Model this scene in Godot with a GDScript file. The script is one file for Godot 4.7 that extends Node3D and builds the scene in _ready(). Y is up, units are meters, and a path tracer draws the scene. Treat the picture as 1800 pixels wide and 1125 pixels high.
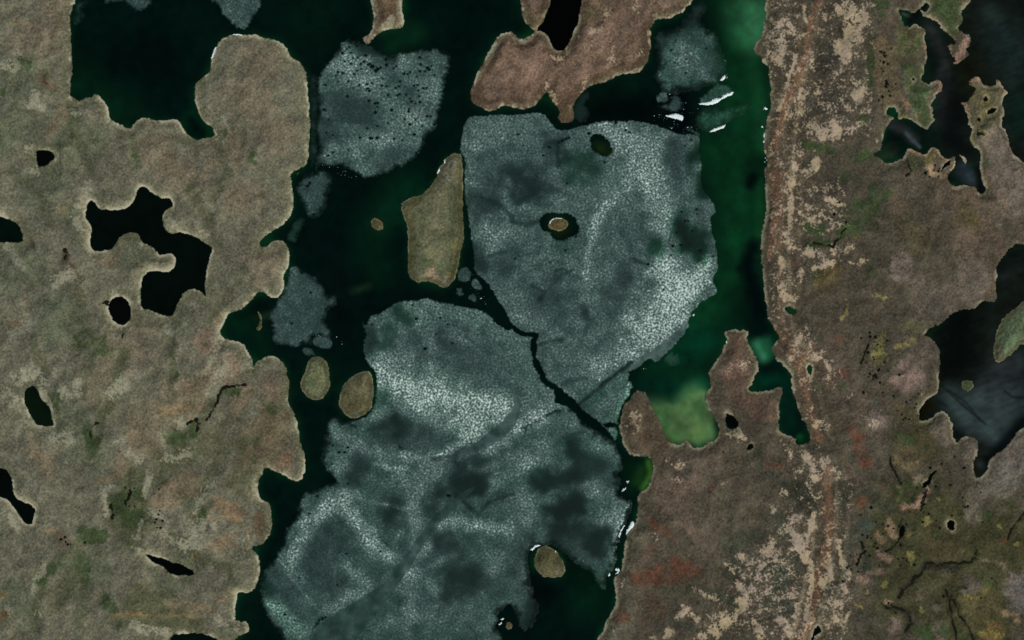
extends Node3D
# An arctic lake country seen straight down from the air. Map units: 1 unit = 2 m, (900, 562.5) is the world origin.

const S := 1.5            # map units per sample
const X0 := -120.0
const Y0 := -120.0
const W := 1360           # samples of the height and colour maps
const H := 910
const MW := 680           # coarse paint grid, 3 map units per cell
const MH := 455
const M := 2.0            # metres per map unit

var land := PackedFloat32Array()     # signed distance to the shore, map units, land positive
var land0 := PackedFloat32Array()    # the same without creeks and puddles
var hgt := PackedFloat32Array()
var puddles := []
var owner_of := PackedByteArray()
var ice := PackedFloat32Array()
var ice_soft := PackedFloat32Array()
var ice_hole := PackedFloat32Array()
var lead_v := PackedFloat32Array()
var n_fine := PackedByteArray()
var n_mid := PackedByteArray()
var n_big := PackedByteArray()
var n_cell := PackedByteArray()
var n_mac := PackedByteArray()
var n_rag := PackedByteArray()
var n_rag2 := PackedByteArray()
var p_r := PackedFloat32Array()
var p_g := PackedFloat32Array()
var p_b := PackedFloat32Array()
var p_sand := PackedFloat32Array()
var p_green := PackedFloat32Array()
var p_red := PackedFloat32Array()
var p_yel := PackedFloat32Array()
var p_low := PackedFloat32Array()    # hollows 1, ridges -1
var w_r := PackedFloat32Array()
var w_g := PackedFloat32Array()
var w_b := PackedFloat32Array()
var i_v := PackedFloat32Array()
var i_t := PackedFloat32Array()
var land_mat: StandardMaterial3D
var ice_mat: StandardMaterial3D
var water_mat: StandardMaterial3D
var snow_mat: StandardMaterial3D
var edge_noise := FastNoiseLite.new()
var names := {}


func _ready() -> void:
	var cam := Camera3D.new()
	cam.name = "camera"
	cam.fov = 30.0
	cam.near = 20.0
	cam.far = 60000.0
	cam.position = Vector3(0, 562.5 * M / tan(deg_to_rad(15.0)), 0)
	cam.rotation_degrees = Vector3(-90, 0, 0)
	add_child(cam)
	cam.current = true
	var sky_m := ProceduralSkyMaterial.new()
	sky_m.sky_top_color = Color(0.40, 0.47, 0.52)
	sky_m.sky_horizon_color = Color(0.66, 0.70, 0.72)
	sky_m.ground_bottom_color = Color(0.25, 0.23, 0.2)
	sky_m.ground_horizon_color = Color(0.5, 0.52, 0.52)
	var sky := Sky.new()
	sky.sky_material = sky_m
	var env := Environment.new()
	env.background_mode = Environment.BG_SKY
	env.sky = sky
	env.tonemap_mode = Environment.TONE_MAPPER_LINEAR
	env.tonemap_exposure = 1.0
	env.sdfgi_enabled = true
	env.ssao_enabled = true
	env.ssil_enabled = true
	var we := WorldEnvironment.new()
	we.name = "environment"
	we.environment = env
	add_child(we)
	var sun := DirectionalLight3D.new()
	sun.name = "sun"
	sun.light_energy = 1.0
	sun.light_color = Color(1.0, 0.985, 0.955)
	sun.light_angular_distance = 0.5
	sun.shadow_enabled = true
	sun.look_at_from_position(Vector3(0.55, 0.8, 0.62), Vector3.ZERO)
	add_child(sun)

	noises()
	shapes()
	paint_all()
	heights()
	materials()
	build_ground()
	build_water()
	build_land()
	build_ice()
	build_snow()


# ------------------------------------------------------------------ tools

func noise_bytes(kind: int, freq: float, oct: int, sd: int, w := W, h := H, gain := 0.5) -> PackedByteArray:
	var n := FastNoiseLite.new()
	n.noise_type = kind as FastNoiseLite.NoiseType
	n.frequency = freq
	n.seed = sd
	n.fractal_octaves = oct
	n.fractal_gain = gain
	n.fractal_type = FastNoiseLite.FRACTAL_FBM if oct > 1 else FastNoiseLite.FRACTAL_NONE
	return n.get_image(w, h, false, false, false).get_data()


func noises() -> void:
	n_fine = noise_bytes(FastNoiseLite.TYPE_SIMPLEX_SMOOTH, 0.22, 2, 3)
	n_mid = noise_bytes(FastNoiseLite.TYPE_SIMPLEX_SMOOTH, 0.045, 4, 11)
	n_big = noise_bytes(FastNoiseLite.TYPE_SIMPLEX_SMOOTH, 0.012, 3, 23)
	n_cell = noise_bytes(FastNoiseLite.TYPE_SIMPLEX, 0.29, 1, 41)
	n_rag = noise_bytes(FastNoiseLite.TYPE_SIMPLEX_SMOOTH, 0.06, 5, 67, W, H, 0.7)
	n_rag2 = noise_bytes(FastNoiseLite.TYPE_SIMPLEX_SMOOTH, 0.05, 5, 83, W, H, 0.68)
	n_mac = noise_bytes(FastNoiseLite.TYPE_SIMPLEX_SMOOTH, 0.09, 3, 57, MW, MH)
	edge_noise.frequency = 0.16
	edge_noise.fractal_octaves = 3
	edge_noise.seed = 5


func pts(a: Array) -> PackedVector2Array:
	var r := PackedVector2Array()
	for i in range(0, a.size(), 2):
		r.append(Vector2(a[i], a[i + 1]))
	return r


# a traced outline becomes a smooth curve with a little natural raggedness
func shore(a: Array, rough: float) -> PackedVector2Array:
	var p := pts(a)
	var n := p.size()
	var r := PackedVector2Array()
	for i in n:
		var p0 := p[(i + n - 1) % n]
		var p1 := p[i]
		var p2 := p[(i + 1) % n]
		var p3 := p[(i + 2) % n]
		var len_ := p1.distance_to(p2)
		var k := clampi(int(len_ / 3.0), 1, 400)
		for s in k:
			var t := float(s) / k
			var q := p1.cubic_interpolate(p2, p1 - (p2 - p0) * 0.5 * minf(1.0, len_ / maxf(p1.distance_to(p0), 0.1)) * 0.0 + (p0 - p1), p3, t) if len_ < 60.0 else p1.lerp(p2, t)
			q += Vector2(edge_noise.get_noise_2d(q.x, q.y), edge_noise.get_noise_2d(q.x + 300.0, q.y - 170.0)) * rough
			r.append(q)
	return r


func stamp(d: PackedFloat32Array, w: int, h: int, x0: float, y0: float, step: float, p: PackedVector2Array, reach: float, closed := true) -> void:
	var n := p.size()
	for e in (n if closed else n - 1):
		var a := p[e]
		var b := p[(e + 1) % n]
		var ia := maxi(0, int((minf(a.x, b.x) - reach - x0) / step))
		var ib := mini(w - 1, int((maxf(a.x, b.x) + reach - x0) / step))
		var ja := maxi(0, int((minf(a.y, b.y) - reach - y0) / step))
		var jb := mini(h - 1, int((maxf(a.y, b.y) + reach - y0) / step))
		var vx := b.x - a.x
		var vy := b.y - a.y
		var inv := 1.0 / maxf(vx * vx + vy * vy, 1e-6)
		for j in range(ja, jb + 1):
			var qy := y0 + (j + 0.5) * step - a.y
			var k := j * w + ia
			for i in range(ia, ib + 1):
				var qx := x0 + (i + 0.5) * step - a.x
				var t := clampf((qx * vx + qy * vy) * inv, 0.0, 1.0)
				var ex := qx - vx * t
				var ey := qy - vy * t
				var dd := ex * ex + ey * ey
				if dd < d[k]:
					d[k] = dd
				k += 1


# even-odd fill of several outlines; writes value, or toggles when value is 255
func fill(m: PackedByteArray, w: int, h: int, x0: float, y0: float, step: float, polys: Array, value: int) -> void:
	var rows := []
	rows.resize(h)
	for p: PackedVector2Array in polys:
		var n := p.size()
		for e in n:
			var a := p[e]
			var b := p[(e + 1) % n]
			if a.y > b.y:
				var c := a
				a = b
				b = c
			var ja := maxi(0, ceili((a.y - y0) / step - 0.5))
			var jb := mini(h - 1, ceili((b.y - y0) / step - 0.5) - 1)
			for j in range(ja, jb + 1):
				var y := y0 + (j + 0.5) * step
				if rows[j] == null:
					rows[j] = PackedFloat32Array()
				rows[j].append(a.x + (b.x - a.x) * (y - a.y) / (b.y - a.y))
	for j in h:
		if rows[j] == null:
			continue
		var r: PackedFloat32Array = rows[j]
		r.sort()
		for q in range(0, r.size() - 1, 2):
			var i0 := maxi(0, ceili((r[q] - x0) / step - 0.5))
			var i1 := mini(w - 1, ceili((r[q + 1] - x0) / step - 0.5) - 1)
			for i in range(i0, i1 + 1):
				m[j * w + i] = value


func signed(p: Array, w: int, h: int, x0: float, y0: float, step: float, reach: float) -> PackedFloat32Array:
	var d := PackedFloat32Array()
	d.resize(w * h)
	d.fill(reach * reach)
	for q: PackedVector2Array in p:
		stamp(d, w, h, x0, y0, step, q, reach)
	var m := PackedByteArray()
	m.resize(w * h)
	fill(m, w, h, x0, y0, step, p, 1)
	for k in w * h:
		d[k] = sqrt(d[k]) if m[k] else -sqrt(d[k])
	return d


func box_of(p: PackedVector2Array) -> Rect2:
	var r := Rect2(p[0], Vector2.ZERO)
	for q in p:
		r = r.expand(q)
	return r


func numbered(n: String) -> String:
	var c: int = names.get(n, 0)
	names[n] = c + 1
	return n if c == 0 else "%s_%03d" % [n, c]


func tag(o: Node3D, label: String, category: String, group := "", kind := "") -> void:
	o.set_meta("label", label)
	o.set_meta("category", category)
	if group:
		o.set_meta("group", group)
	if kind:
		o.set_meta("kind", kind)


func put(called: String, mesh: Mesh, mat: Material, parent: Node = self) -> MeshInstance3D:
	var o := MeshInstance3D.new()
	o.name = numbered(called) if parent == self else called
	o.mesh = mesh
	o.material_override = mat
	parent.add_child(o, true)
	return o


# the cells of a height grid for which cls has the wanted value, as one smooth mesh
func grid_mesh(hh: PackedFloat32Array, cls: PackedByteArray, want: int, w: int, h: int, x0: float, y0: float, step: float, low: float, base := Vector3.ZERO) -> ArrayMesh:
	var ids := PackedInt32Array()
	ids.resize(w * h)
	var v := PackedVector3Array()
	var nn := PackedVector3Array()
	var uv := PackedVector2Array()
	var ix := PackedInt32Array()
	var ds := step * M
	for j in range(1, h - 2):
		for i in range(1, w - 2):
			var k := j * w + i
			if cls[k] != want:
				continue
			if hh[k] <= low or hh[k + 1] <= low or hh[k + w] <= low or hh[k + w + 1] <= low:
				continue
			for c in 4:
				var kk := k + (c & 1) + (c >> 1) * w
				if ids[kk] == 0:
					var x := x0 + (i + (c & 1) + 0.5) * step
					var y := y0 + (j + (c >> 1) + 0.5) * step
					v.append(Vector3((x - 900.0) * M, hh[kk], (y - 562.5) * M) - base)
					var gx := (hh[kk + 1] - hh[kk - 1]) / (2.0 * ds)
					var gy := (hh[kk + w] - hh[kk - w]) / (2.0 * ds)
					nn.append(Vector3(-gx, 1.0, -gy).normalized())
					uv.append(Vector2((x - X0) / (W * S), (y - Y0) / (H * S)))
					ids[kk] = v.size()
			var a := ids[k] - 1
			var b := ids[k + 1] - 1
			var c2 := ids[k + w] - 1
			var d := ids[k + w + 1] - 1
			ix.append(a)
			ix.append(b)
			ix.append(c2)
			ix.append(b)
			ix.append(d)
			ix.append(c2)
	var arr := []
	arr.resize(Mesh.ARRAY_MAX)
	arr[Mesh.ARRAY_VERTEX] = v
	arr[Mesh.ARRAY_NORMAL] = nn
	arr[Mesh.ARRAY_TEX_UV] = uv
	arr[Mesh.ARRAY_INDEX] = ix
	var m := ArrayMesh.new()
	if ix.size():
		m.add_surface_from_arrays(Mesh.PRIMITIVE_TRIANGLES, arr)
	return m


func water_mesh(p: PackedVector2Array, y: float, base := Vector3.ZERO) -> ArrayMesh:
	var tri := Geometry2D.triangulate_polygon(p)
	var v := PackedVector3Array()
	var nn := PackedVector3Array()
	var uv := PackedVector2Array()
	for q in p:
		v.append(Vector3((q.x - 900.0) * M, y, (q.y - 562.5) * M) - base)
		nn.append(Vector3.UP)
		uv.append(Vector2((q.x - X0) / (W * S), (q.y - Y0) / (H * S)))
	var ix := PackedInt32Array()
	for t in range(0, tri.size(), 3):
		var a := p[tri[t]]
		var b := p[tri[t + 1]]
		var c := p[tri[t + 2]]
		var cw := (b - a).cross(c - a) > 0.0
		ix.append(tri[t])
		ix.append(tri[t + 1] if cw else tri[t + 2])
		ix.append(tri[t + 2] if cw else tri[t + 1])
	var arr := []
	arr.resize(Mesh.ARRAY_MAX)
	arr[Mesh.ARRAY_VERTEX] = v
	arr[Mesh.ARRAY_NORMAL] = nn
	arr[Mesh.ARRAY_TEX_UV] = uv
	arr[Mesh.ARRAY_INDEX] = ix
	var m := ArrayMesh.new()
	if ix.size():
		m.add_surface_from_arrays(Mesh.PRIMITIVE_TRIANGLES, arr)
	return m


func grown(p: PackedVector2Array, by: float) -> PackedVector2Array:
	var best := p
	var most := 0
	for q in Geometry2D.offset_polygon(p, by):
		if q.size() > most:
			most = q.size()
			best = q
	return best


# ------------------------------------------------------------------ painting of soil, water and ice tones (coarse grid)

func brush(layers: Array, vals: Array, alpha: float, r: float, a: Array, wob := 0.45, keep := 0.5) -> void:
	var p := pts(a)
	if p.size() == 1:
		p.append(p[0] + Vector2(0.1, 0))
	var bb := box_of(p).grow(r * 1.35)
	var ia := maxi(0, int((bb.position.x - X0) / 3.0))
	var ib := mini(MW - 1, int((bb.end.x - X0) / 3.0))
	var ja := maxi(0, int((bb.position.y - Y0) / 3.0))
	var jb := mini(MH - 1, int((bb.end.y - Y0) / 3.0))
	var n := p.size()
	var hold := r * keep
	for j in range(ja, jb + 1):
		var y := Y0 + (j + 0.5) * 3.0
		for i in range(ia, ib + 1):
			var q := Vector2(X0 + (i + 0.5) * 3.0, y)
			var best := 1e9
			for e in n - 1:
				var va := p[e]
				var vb := p[e + 1] - va
				var t := clampf((q - va).dot(vb) / vb.length_squared(), 0.0, 1.0)
				best = minf(best, (q - va - vb * t).length_squared())
			var k := j * MW + i
			var d := sqrt(best) + (n_mac[k] - 128) * 0.0078 * r * wob
			if d >= r:
				continue
			var wgt := alpha * (1.0 - smoothstep(hold, r, d))
			for c in layers.size():
				var l: PackedFloat32Array = layers[c]
				l[k] += (vals[c] - l[k]) * wgt


func c(r: float, g: float, b: float, alpha: float, rad: float, a: Array) -> void:
	brush([p_r, p_g, p_b], [r, g, b], alpha, rad, a)


func s(alpha: float, rad: float, a: Array) -> void:
	brush([p_sand], [1.0], alpha, rad, a)


func g(alpha: float, rad: float, a: Array) -> void:
	brush([p_green], [1.0], alpha, rad, a)


func rr(alpha: float, rad: float, a: Array) -> void:
	brush([p_red], [1.0], alpha, rad, a)


func y(alpha: float, rad: float, a: Array) -> void:
	brush([p_yel], [1.0], alpha, rad, a)


func lo(v: float, rad: float, a: Array) -> void:
	brush([p_low], [v], 1.0, rad, a, 0.3, 0.1)


func w(r: float, gg: float, b: float, alpha: float, rad: float, a: Array) -> void:
	brush([w_r, w_g, w_b], [r, gg, b], alpha, rad * 1.25, a, 0.12, 0.0)


func f(v: float, alpha: float, rad: float, green: float, a: Array) -> void:
	brush([i_v, i_t], [v, green], alpha, rad * 1.4, a, 0.5, 0.0)


func up(l: PackedFloat32Array) -> PackedFloat32Array:
	var im := Image.create_from_data(MW, MH, false, Image.FORMAT_RF, l.to_byte_array())
	im.resize(W, H, Image.INTERPOLATE_BILINEAR)
	return im.get_data().to_float32_array()


func blank(v: float) -> PackedFloat32Array:
	var l := PackedFloat32Array()
	l.resize(MW * MH)
	l.fill(v)
	return l


# ------------------------------------------------------------------ shapes

func shapes() -> void:
	var all := []
	for k in MASSES:
		MASSES[k] = shore(MASSES[k], 1.6)
		all.append(MASSES[k])
	for k in PONDS:
		PONDS[k] = shore(PONDS[k], 1.2)
		all.append(PONDS[k])
	for k in ISLANDS:
		ISLANDS[k] = shore(ISLANDS[k], 1.2)
		all.append(ISLANDS[k])
	land = signed(all, W, H, X0, Y0, S, 22.0)
	for k in W * H:
		if absf(land[k]) < 9.0:
			land[k] += (n_rag[k] - 128) * (0.018 if k % W < 780 else 0.032)
	land0 = land.duplicate()
	var cd := PackedFloat32Array()
	cd.resize(W * H)
	for cr in CREEKS:
		cd.fill(64.0)
		var line := pts(cr[2])
		var fine := PackedVector2Array()
		for e in line.size() - 1:
			for t in 4:
				var q := line[e].lerp(line[e + 1], t / 4.0)
				fine.append(q + Vector2(edge_noise.get_noise_2d(q.x * 1.5, q.y * 1.5), edge_noise.get_noise_2d(q.x * 1.5 + 90.0, q.y * 1.5)) * 4.0)
		fine.append(line[-1])
		cr.append(fine)
		var bb := box_of(fine).grow(9.0)
		stamp(cd, W, H, X0, Y0, S, fine, 8.0, false)
		for j in range(maxi(0, int((bb.position.y - Y0) / S)), mini(H, int((bb.end.y - Y0) / S))):
			for i in range(maxi(0, int((bb.position.x - X0) / S)), mini(W, int((bb.end.x - X0) / S))):
				var k := j * W + i
				var wide: float = cr[1] * (0.6 + (n_rag[k] - 128) * 0.026)
				if cd[k] < 63.0:
					land[k] = minf(land[k], sqrt(cd[k]) - wide)
	# small puddles in the wet ground
	var rng := RandomNumberGenerator.new()
	rng.seed = 21
	for q in PUDDLES:
		for n in int(q[4]):
			var at := Vector2(q[0] + rng.randfn() * q[2] * 0.5, q[1] + rng.randfn() * q[3] * 0.5)
			var rad := 0.4 + 1.3 * pow(rng.randf(), 2.0)
			puddles.append([at, rad])
			for j in range(maxi(0, int((at.y - 5.0 - Y0) / S)), mini(H, int((at.y + 5.0 - Y0) / S))):
				for i in range(maxi(0, int((at.x - 5.0 - X0) / S)), mini(W, int((at.x + 5.0 - X0) / S))):
					var k := j * W + i
					var dd := Vector2(X0 + (i + 0.5) * S, Y0 + (j + 0.5) * S).distance_to(at) - rad - (n_cell[k] - 128) * 0.007
					land[k] = minf(land[k], dd)
	# who owns each piece of land
	owner_of.resize(W * H)
	var id := 1
	for k in MASSES:
		fill(owner_of, W, H, X0, Y0, S, [grown(MASSES[k], 9.0)], id)
		id += 1
	id = 1
	for k in MASSES:
		fill(owner_of, W, H, X0, Y0, S, [MASSES[k]], id)
		id += 1
	var east := PackedByteArray()
	east.resize(W * H)
	for q in REGIONS:
		east.fill(0)
		fill(east, W, H, X0, Y0, S, [shore(q[1], 6.0)], 1)
		for k in W * H:
			if east[k] and owner_of[k] == 4:
				owner_of[k] = q[0]
	id = 20
	for k in ISLANDS:
		fill(owner_of, W, H, X0, Y0, S, [grown(ISLANDS[k], 8.0)], id)
		id += 1


func paint_all() -> void:
	p_r = blank(105)
	p_g = blank(102)
	p_b = blank(85)
	p_sand = blank(0)
	p_green = blank(0)
	p_red = blank(0)
	p_yel = blank(0)
	p_low = blank(0)
	w_r = blank(1.5)
	w_g = blank(17)
	w_b = blank(13)
	i_v = blank(0.3)
	i_t = blank(0)
	# shallows are greener
	var sh := Image.create_empty(MW, MH, false, Image.FORMAT_RF)
	for j in MH:
		for i in MW:
			sh.set_pixel(i, j, Color(1.0 if land[j * 2 * W + i * 2] > 0.0 else 0.0, 0, 0))
	sh.resize(MW / 10, MH / 10, Image.INTERPOLATE_LANCZOS)
	sh.resize(MW, MH, Image.INTERPOLATE_CUBIC)
	for j in MH:
		for i in MW:
			var t := clampf(sh.get_pixel(i, j).r * 1.7, 0.0, 1.0)
			t = t * t
			var k := j * MW + i
			w_r[k] += 4.0 * t
			w_g[k] += 24.0 * t
			w_b[k] += 8.0 * t
	paint_land()
	paint_water()
	var wet := PackedByteArray()
	wet.resize(MW * MH)
	for pk in PONDS:
		var tone = POND_INFO[pk][2]
		if tone == null:
			continue
		wet.fill(0)
		fill(wet, MW, MH, X0, Y0, 3.0, [grown(PONDS[pk], 0.5)], 1)
		for k in MW * MH:
			if wet[k]:
				w_r[k] = tone.r8
				w_g[k] = tone.g8
				w_b[k] = tone.b8
	var flat := PackedByteArray()
	flat.resize(MW * MH)
	for fl in FLOES:
		flat.fill(0)
		fill(flat, MW, MH, X0, Y0, 3.0, [grown(pts(fl[3]), 5.0)], 1)
		for k in MW * MH:
			if flat[k]:
				i_v[k] = fl[2]
				i_t[k] = fl[6]
	paint_ice()


func heights() -> void:
	var low := up(p_low)
	# heights: a low bank at the shore, gentle swells inland, tussocks
	hgt.resize(W * H)
	for k in W * H:
		var d := land0[k] + (n_fine[k] - 128) * 0.006
		if d < -7.0:
			hgt[k] = -9.0
		elif d < 0.0:
			hgt[k] = d * 0.5
		else:
			var far_in := smoothstep(0.0, 1.0, minf(1.0, d / 22.0))
			hgt[k] = 1.1 * (1.0 - exp(-d / 2.2)) + 0.07 * d + far_in * maxf(0.8, 7.0 + (n_big[k] - 128) * 0.12 + (n_mid[k] - 128) * 0.034 + (n_rag[k] - 128) * 0.004 - low[k] * 3.0) + minf(1.0, d / 3.0) * (n_fine[k] - 128) * 0.004
			if land[k] < land0[k] and land[k] < 3.0:
				hgt[k] -= 1.1 * (1.0 - smoothstep(-0.6, 2.6, land[k]))


# ------------------------------------------------------------------ materials

func materials() -> void:
	var n := W * H
	var out := PackedByteArray()
	out.resize(n * 3)
	var lr := up(p_r)
	var lg := up(p_g)
	var lb := up(p_b)
	var ls := up(p_sand)
	var lgr := up(p_green)
	var lre := up(p_red)
	var lye := up(p_yel)
	for k in n:
		var d := land0[k]
		var wet := land[k]
		if d < -8.0:
			continue
		var nf := (n_fine[k] - 128) * 0.0078
		var nm := (n_mid[k] - 128) * 0.0098
		var nc := (n_cell[k] - 128) * 0.0078
		var rg := (n_rag[k] - 128) * 0.0125
		var rg2 := (n_rag2[k] - 128) * 0.0125
		# soils and plant cover mix raggedly along their borders
		var calm := 3.0 if owner_of[k] == 5 else 4.5
		var kw := clampi(k + int(rg * calm + nf * 1.5) + int(rg2 * calm + nc * 1.5) * W, 0, n - 1)
		var nb := (n_big[k] - 128) * 0.0098
		var hs := (k * 2654435761) & 0xFFFFFFFF
		hs = ((hs ^ (hs >> 15)) * 2246822519) & 0xFFFFFFFF
		hs = ((hs ^ (hs >> 13)) * 3266489917) & 0xFFFFFFFF
		var white := ((hs >> 11) & 255) * 0.0039 - 0.5
		var sp := 1.0 + 0.15 * nf + 0.11 * nc + 0.09 * rg + 0.13 * nm + 0.12 * nb + 0.22 * white
		var hue := 0.03 * rg2 + 0.03 * nc
		var r := lr[kw] * (sp + hue)
		var gg := lg[kw] * (sp - hue * 0.2)
		var b := lb[kw] * (sp - hue * 0.6)
		var west := k % W < 700
		# the rims of the lobes carry sedge, their crowns dry heath
		var own := owner_of[k]
		if own == 3:
			var core := smoothstep(14.0, 21.0, d + rg * 6.0) * 0.5
			var skirt := (1.0 - smoothstep(12.0, 19.0, d + rg * 6.0)) * 0.7
			r += (86.0 * sp - r) * skirt
			gg += (69.0 * sp - gg) * skirt
			b += (55.0 * sp - b) * skirt
			r += (126.0 * sp - r) * core
			gg += (103.0 * sp - gg) * core
			b += (88.0 * sp - b) * core
		elif own == 1 and d < 22.0:
			var edge := (1.0 - smoothstep(8.0, 18.0, d + rg * 6.0)) * 0.5
			r += (100.0 * sp - r) * edge
			gg += (99.0 * sp - gg) * edge
			b += (75.0 * sp - b) * edge
		# pale lichen and dark hollows everywhere
		var q := clampf((rg2 * 0.8 + nf * 0.35 - 0.36) * 1.8, 0.0, 0.4 if west else 0.55)
		r += (lr[kw] * 1.24 - r) * q
		gg += (lg[kw] * 1.24 - gg) * q
		b += (lb[kw] * 1.26 - b) * q
		q = clampf((-rg * 0.8 - nc * 0.3 - 0.36) * 1.8, 0.0, 0.4 if west else 0.6)
		var deep := 0.74 if west else 0.68
		r += (lr[kw] * deep - r) * q
		gg += (lg[kw] * (deep + 0.03) - gg) * q
		b += (lb[kw] * deep - b) * q
		q = lgr[kw]
		if q > 0.02:
			q = clampf((rg2 * 0.9 + nf * 0.4 + 2.0 * q - 0.75) * 1.5 + 0.5, 0.0, 1.0) * 0.8
			r += (57.0 * sp - r) * q
			gg += (71.0 * sp - gg) * q
			b += (43.0 * sp - b) * q
		q = lre[kw]
		if q > 0.02:
			q = clampf((rg2 * 1.1 + nf * 0.5 + 2.0 * q - 1.0) * 0.9 + 0.4, 0.0, 1.0) * 0.55
			r += (102.0 * sp - r) * q
			gg += (58.0 * sp - gg) * q
			b += (42.0 * sp - b) * q
		q = lye[kw]
		if q > 0.02:
			q = clampf((rg * 0.6 + nf * 0.6 + 2.0 * q - 1.0) * 1.6 + 0.5, 0.0, 1.0) * 0.8
			r += (126.0 * sp - r) * q
			gg += (117.0 * sp - gg) * q
			b += (68.0 * sp - b) * q
		q = ls[kw]
		if owner_of[k] == 5:
			q = maxf(q, 0.17 + 0.22 * nb)
		if q > 0.02:
			q = clampf((rg * 1.3 + nf * 0.6 + nc * 0.4 + white * 0.6 + 2.0 * q - (0.85 if west else 1.0)) * 1.6 + 0.5, 0.0, 1.0) * 0.9
			var sl := 1.0 + 0.09 * nf + 0.07 * rg2 + 0.05 * white
			if west:
				r += (145.0 * sl - r) * q * 0.85
				gg += (141.0 * sl - gg) * q * 0.85
				b += (119.0 * sl - b) * q * 0.85
			else:
				r += (172.0 * sl - r) * q
				gg += (153.0 * sl - gg) * q
				b += ((128.0 + 10.0 * nb) * sl - b) * q
		if d < 11.0:
			var isle := owner_of[k] >= 20
			var t := clampf(1.4 - absf(d - 2.4) / (3.0 + 2.5 * nm + 2.0 * nb), 0.0, 1.0) * clampf(0.45 + rg2 * 1.4 + nb * 1.5 + nm * 0.7, 0.0, 0.95) * (1.0 if west else 0.6)
			if isle:
				t = clampf(1.2 - absf(d - 1.0) / 1.5, 0.0, 1.0) * clampf(0.2 + rg2 * 1.4, 0.0, 0.8)
			r += (176.0 - r) * t
			gg += (169.0 - gg) * t
			b += (147.0 - b) * t
			t = clampf(1.3 - absf(d - 7.0) / 4.0, 0.0, 1.0) * clampf(0.5 + nb, 0.15, 0.75)
			if isle:
				t = clampf(1.4 - absf(d - 4.5) / 4.0, 0.0, 1.0) * 0.75
				r += (74.0 * sp - r) * t
				gg += (74.0 * sp - gg) * t
				b += (52.0 * sp - b) * t
			elif west:
				r += (122.0 * sp - r) * t
				gg += (117.0 * sp - gg) * t
				b += (94.0 * sp - b) * t
			else:
				r += (84.0 * sp - r) * t
				gg += (78.0 * sp - gg) * t
				b += (58.0 * sp - b) * t
			if d < 0.0:
				r = 26.0
				gg = 30.0
				b = 18.0
		if wet < d and wet < 1.5:
			var t := clampf((1.5 - wet) * 0.5, 0.0, 0.85)
			r += (24.0 - r) * t
			gg += (25.0 - gg) * t
			b += (16.0 - b) * t
		out[k * 3] = clampi(int(r), 0, 255)
		out[k * 3 + 1] = clampi(int(gg), 0, 255)
		out[k * 3 + 2] = clampi(int(b), 0, 255)
	land_mat = StandardMaterial3D.new()
	land_mat.resource_name = "tundra"
	land_mat.albedo_texture = ImageTexture.create_from_image(Image.create_from_data(W, H, false, Image.FORMAT_RGB8, out))
	land_mat.roughness = 0.95
	land_mat.metallic_specular = 0.15
	var wo := PackedByteArray()
	wo.resize(MW * MH * 3)
	for k in MW * MH:
		@warning_ignore("integer_division")
		var row := k / MW
		var col := k % MW
		var t := 1.0 + (n_mac[k] - 128) * 0.0018 + (n_big[row * 2 * W + col * 2] - 128) * 0.0022 + (n_rag[row * 2 * W + col * 2] - 128) * 0.001
		if col > 540:
			@warning_ignore("integer_division")
			t += (n_mac[row * MW + col / 4] - 128) * 0.0003 + (n_mac[((row * 3 + col) % MH) * MW + col] - 128) * 0.0018
		wo[k * 3] = clampi(roundi(w_r[k] * t), 0, 255)
		wo[k * 3 + 1] = clampi(roundi(w_g[k] * t), 0, 255)
		wo[k * 3 + 2] = clampi(roundi(w_b[k] * t), 0, 255)
	water_mat = StandardMaterial3D.new()
	water_mat.resource_name = "lake_water"
	water_mat.albedo_texture = ImageTexture.create_from_image(Image.create_from_data(MW, MH, false, Image.FORMAT_RGB8, wo))
	water_mat.roughness = 0.2
	water_mat.metallic_specular = 0.12
	snow_mat = StandardMaterial3D.new()
	snow_mat.resource_name = "snow"
	snow_mat.albedo_color = Color(0.88, 0.92, 0.92)
	snow_mat.roughness = 0.8


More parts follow.
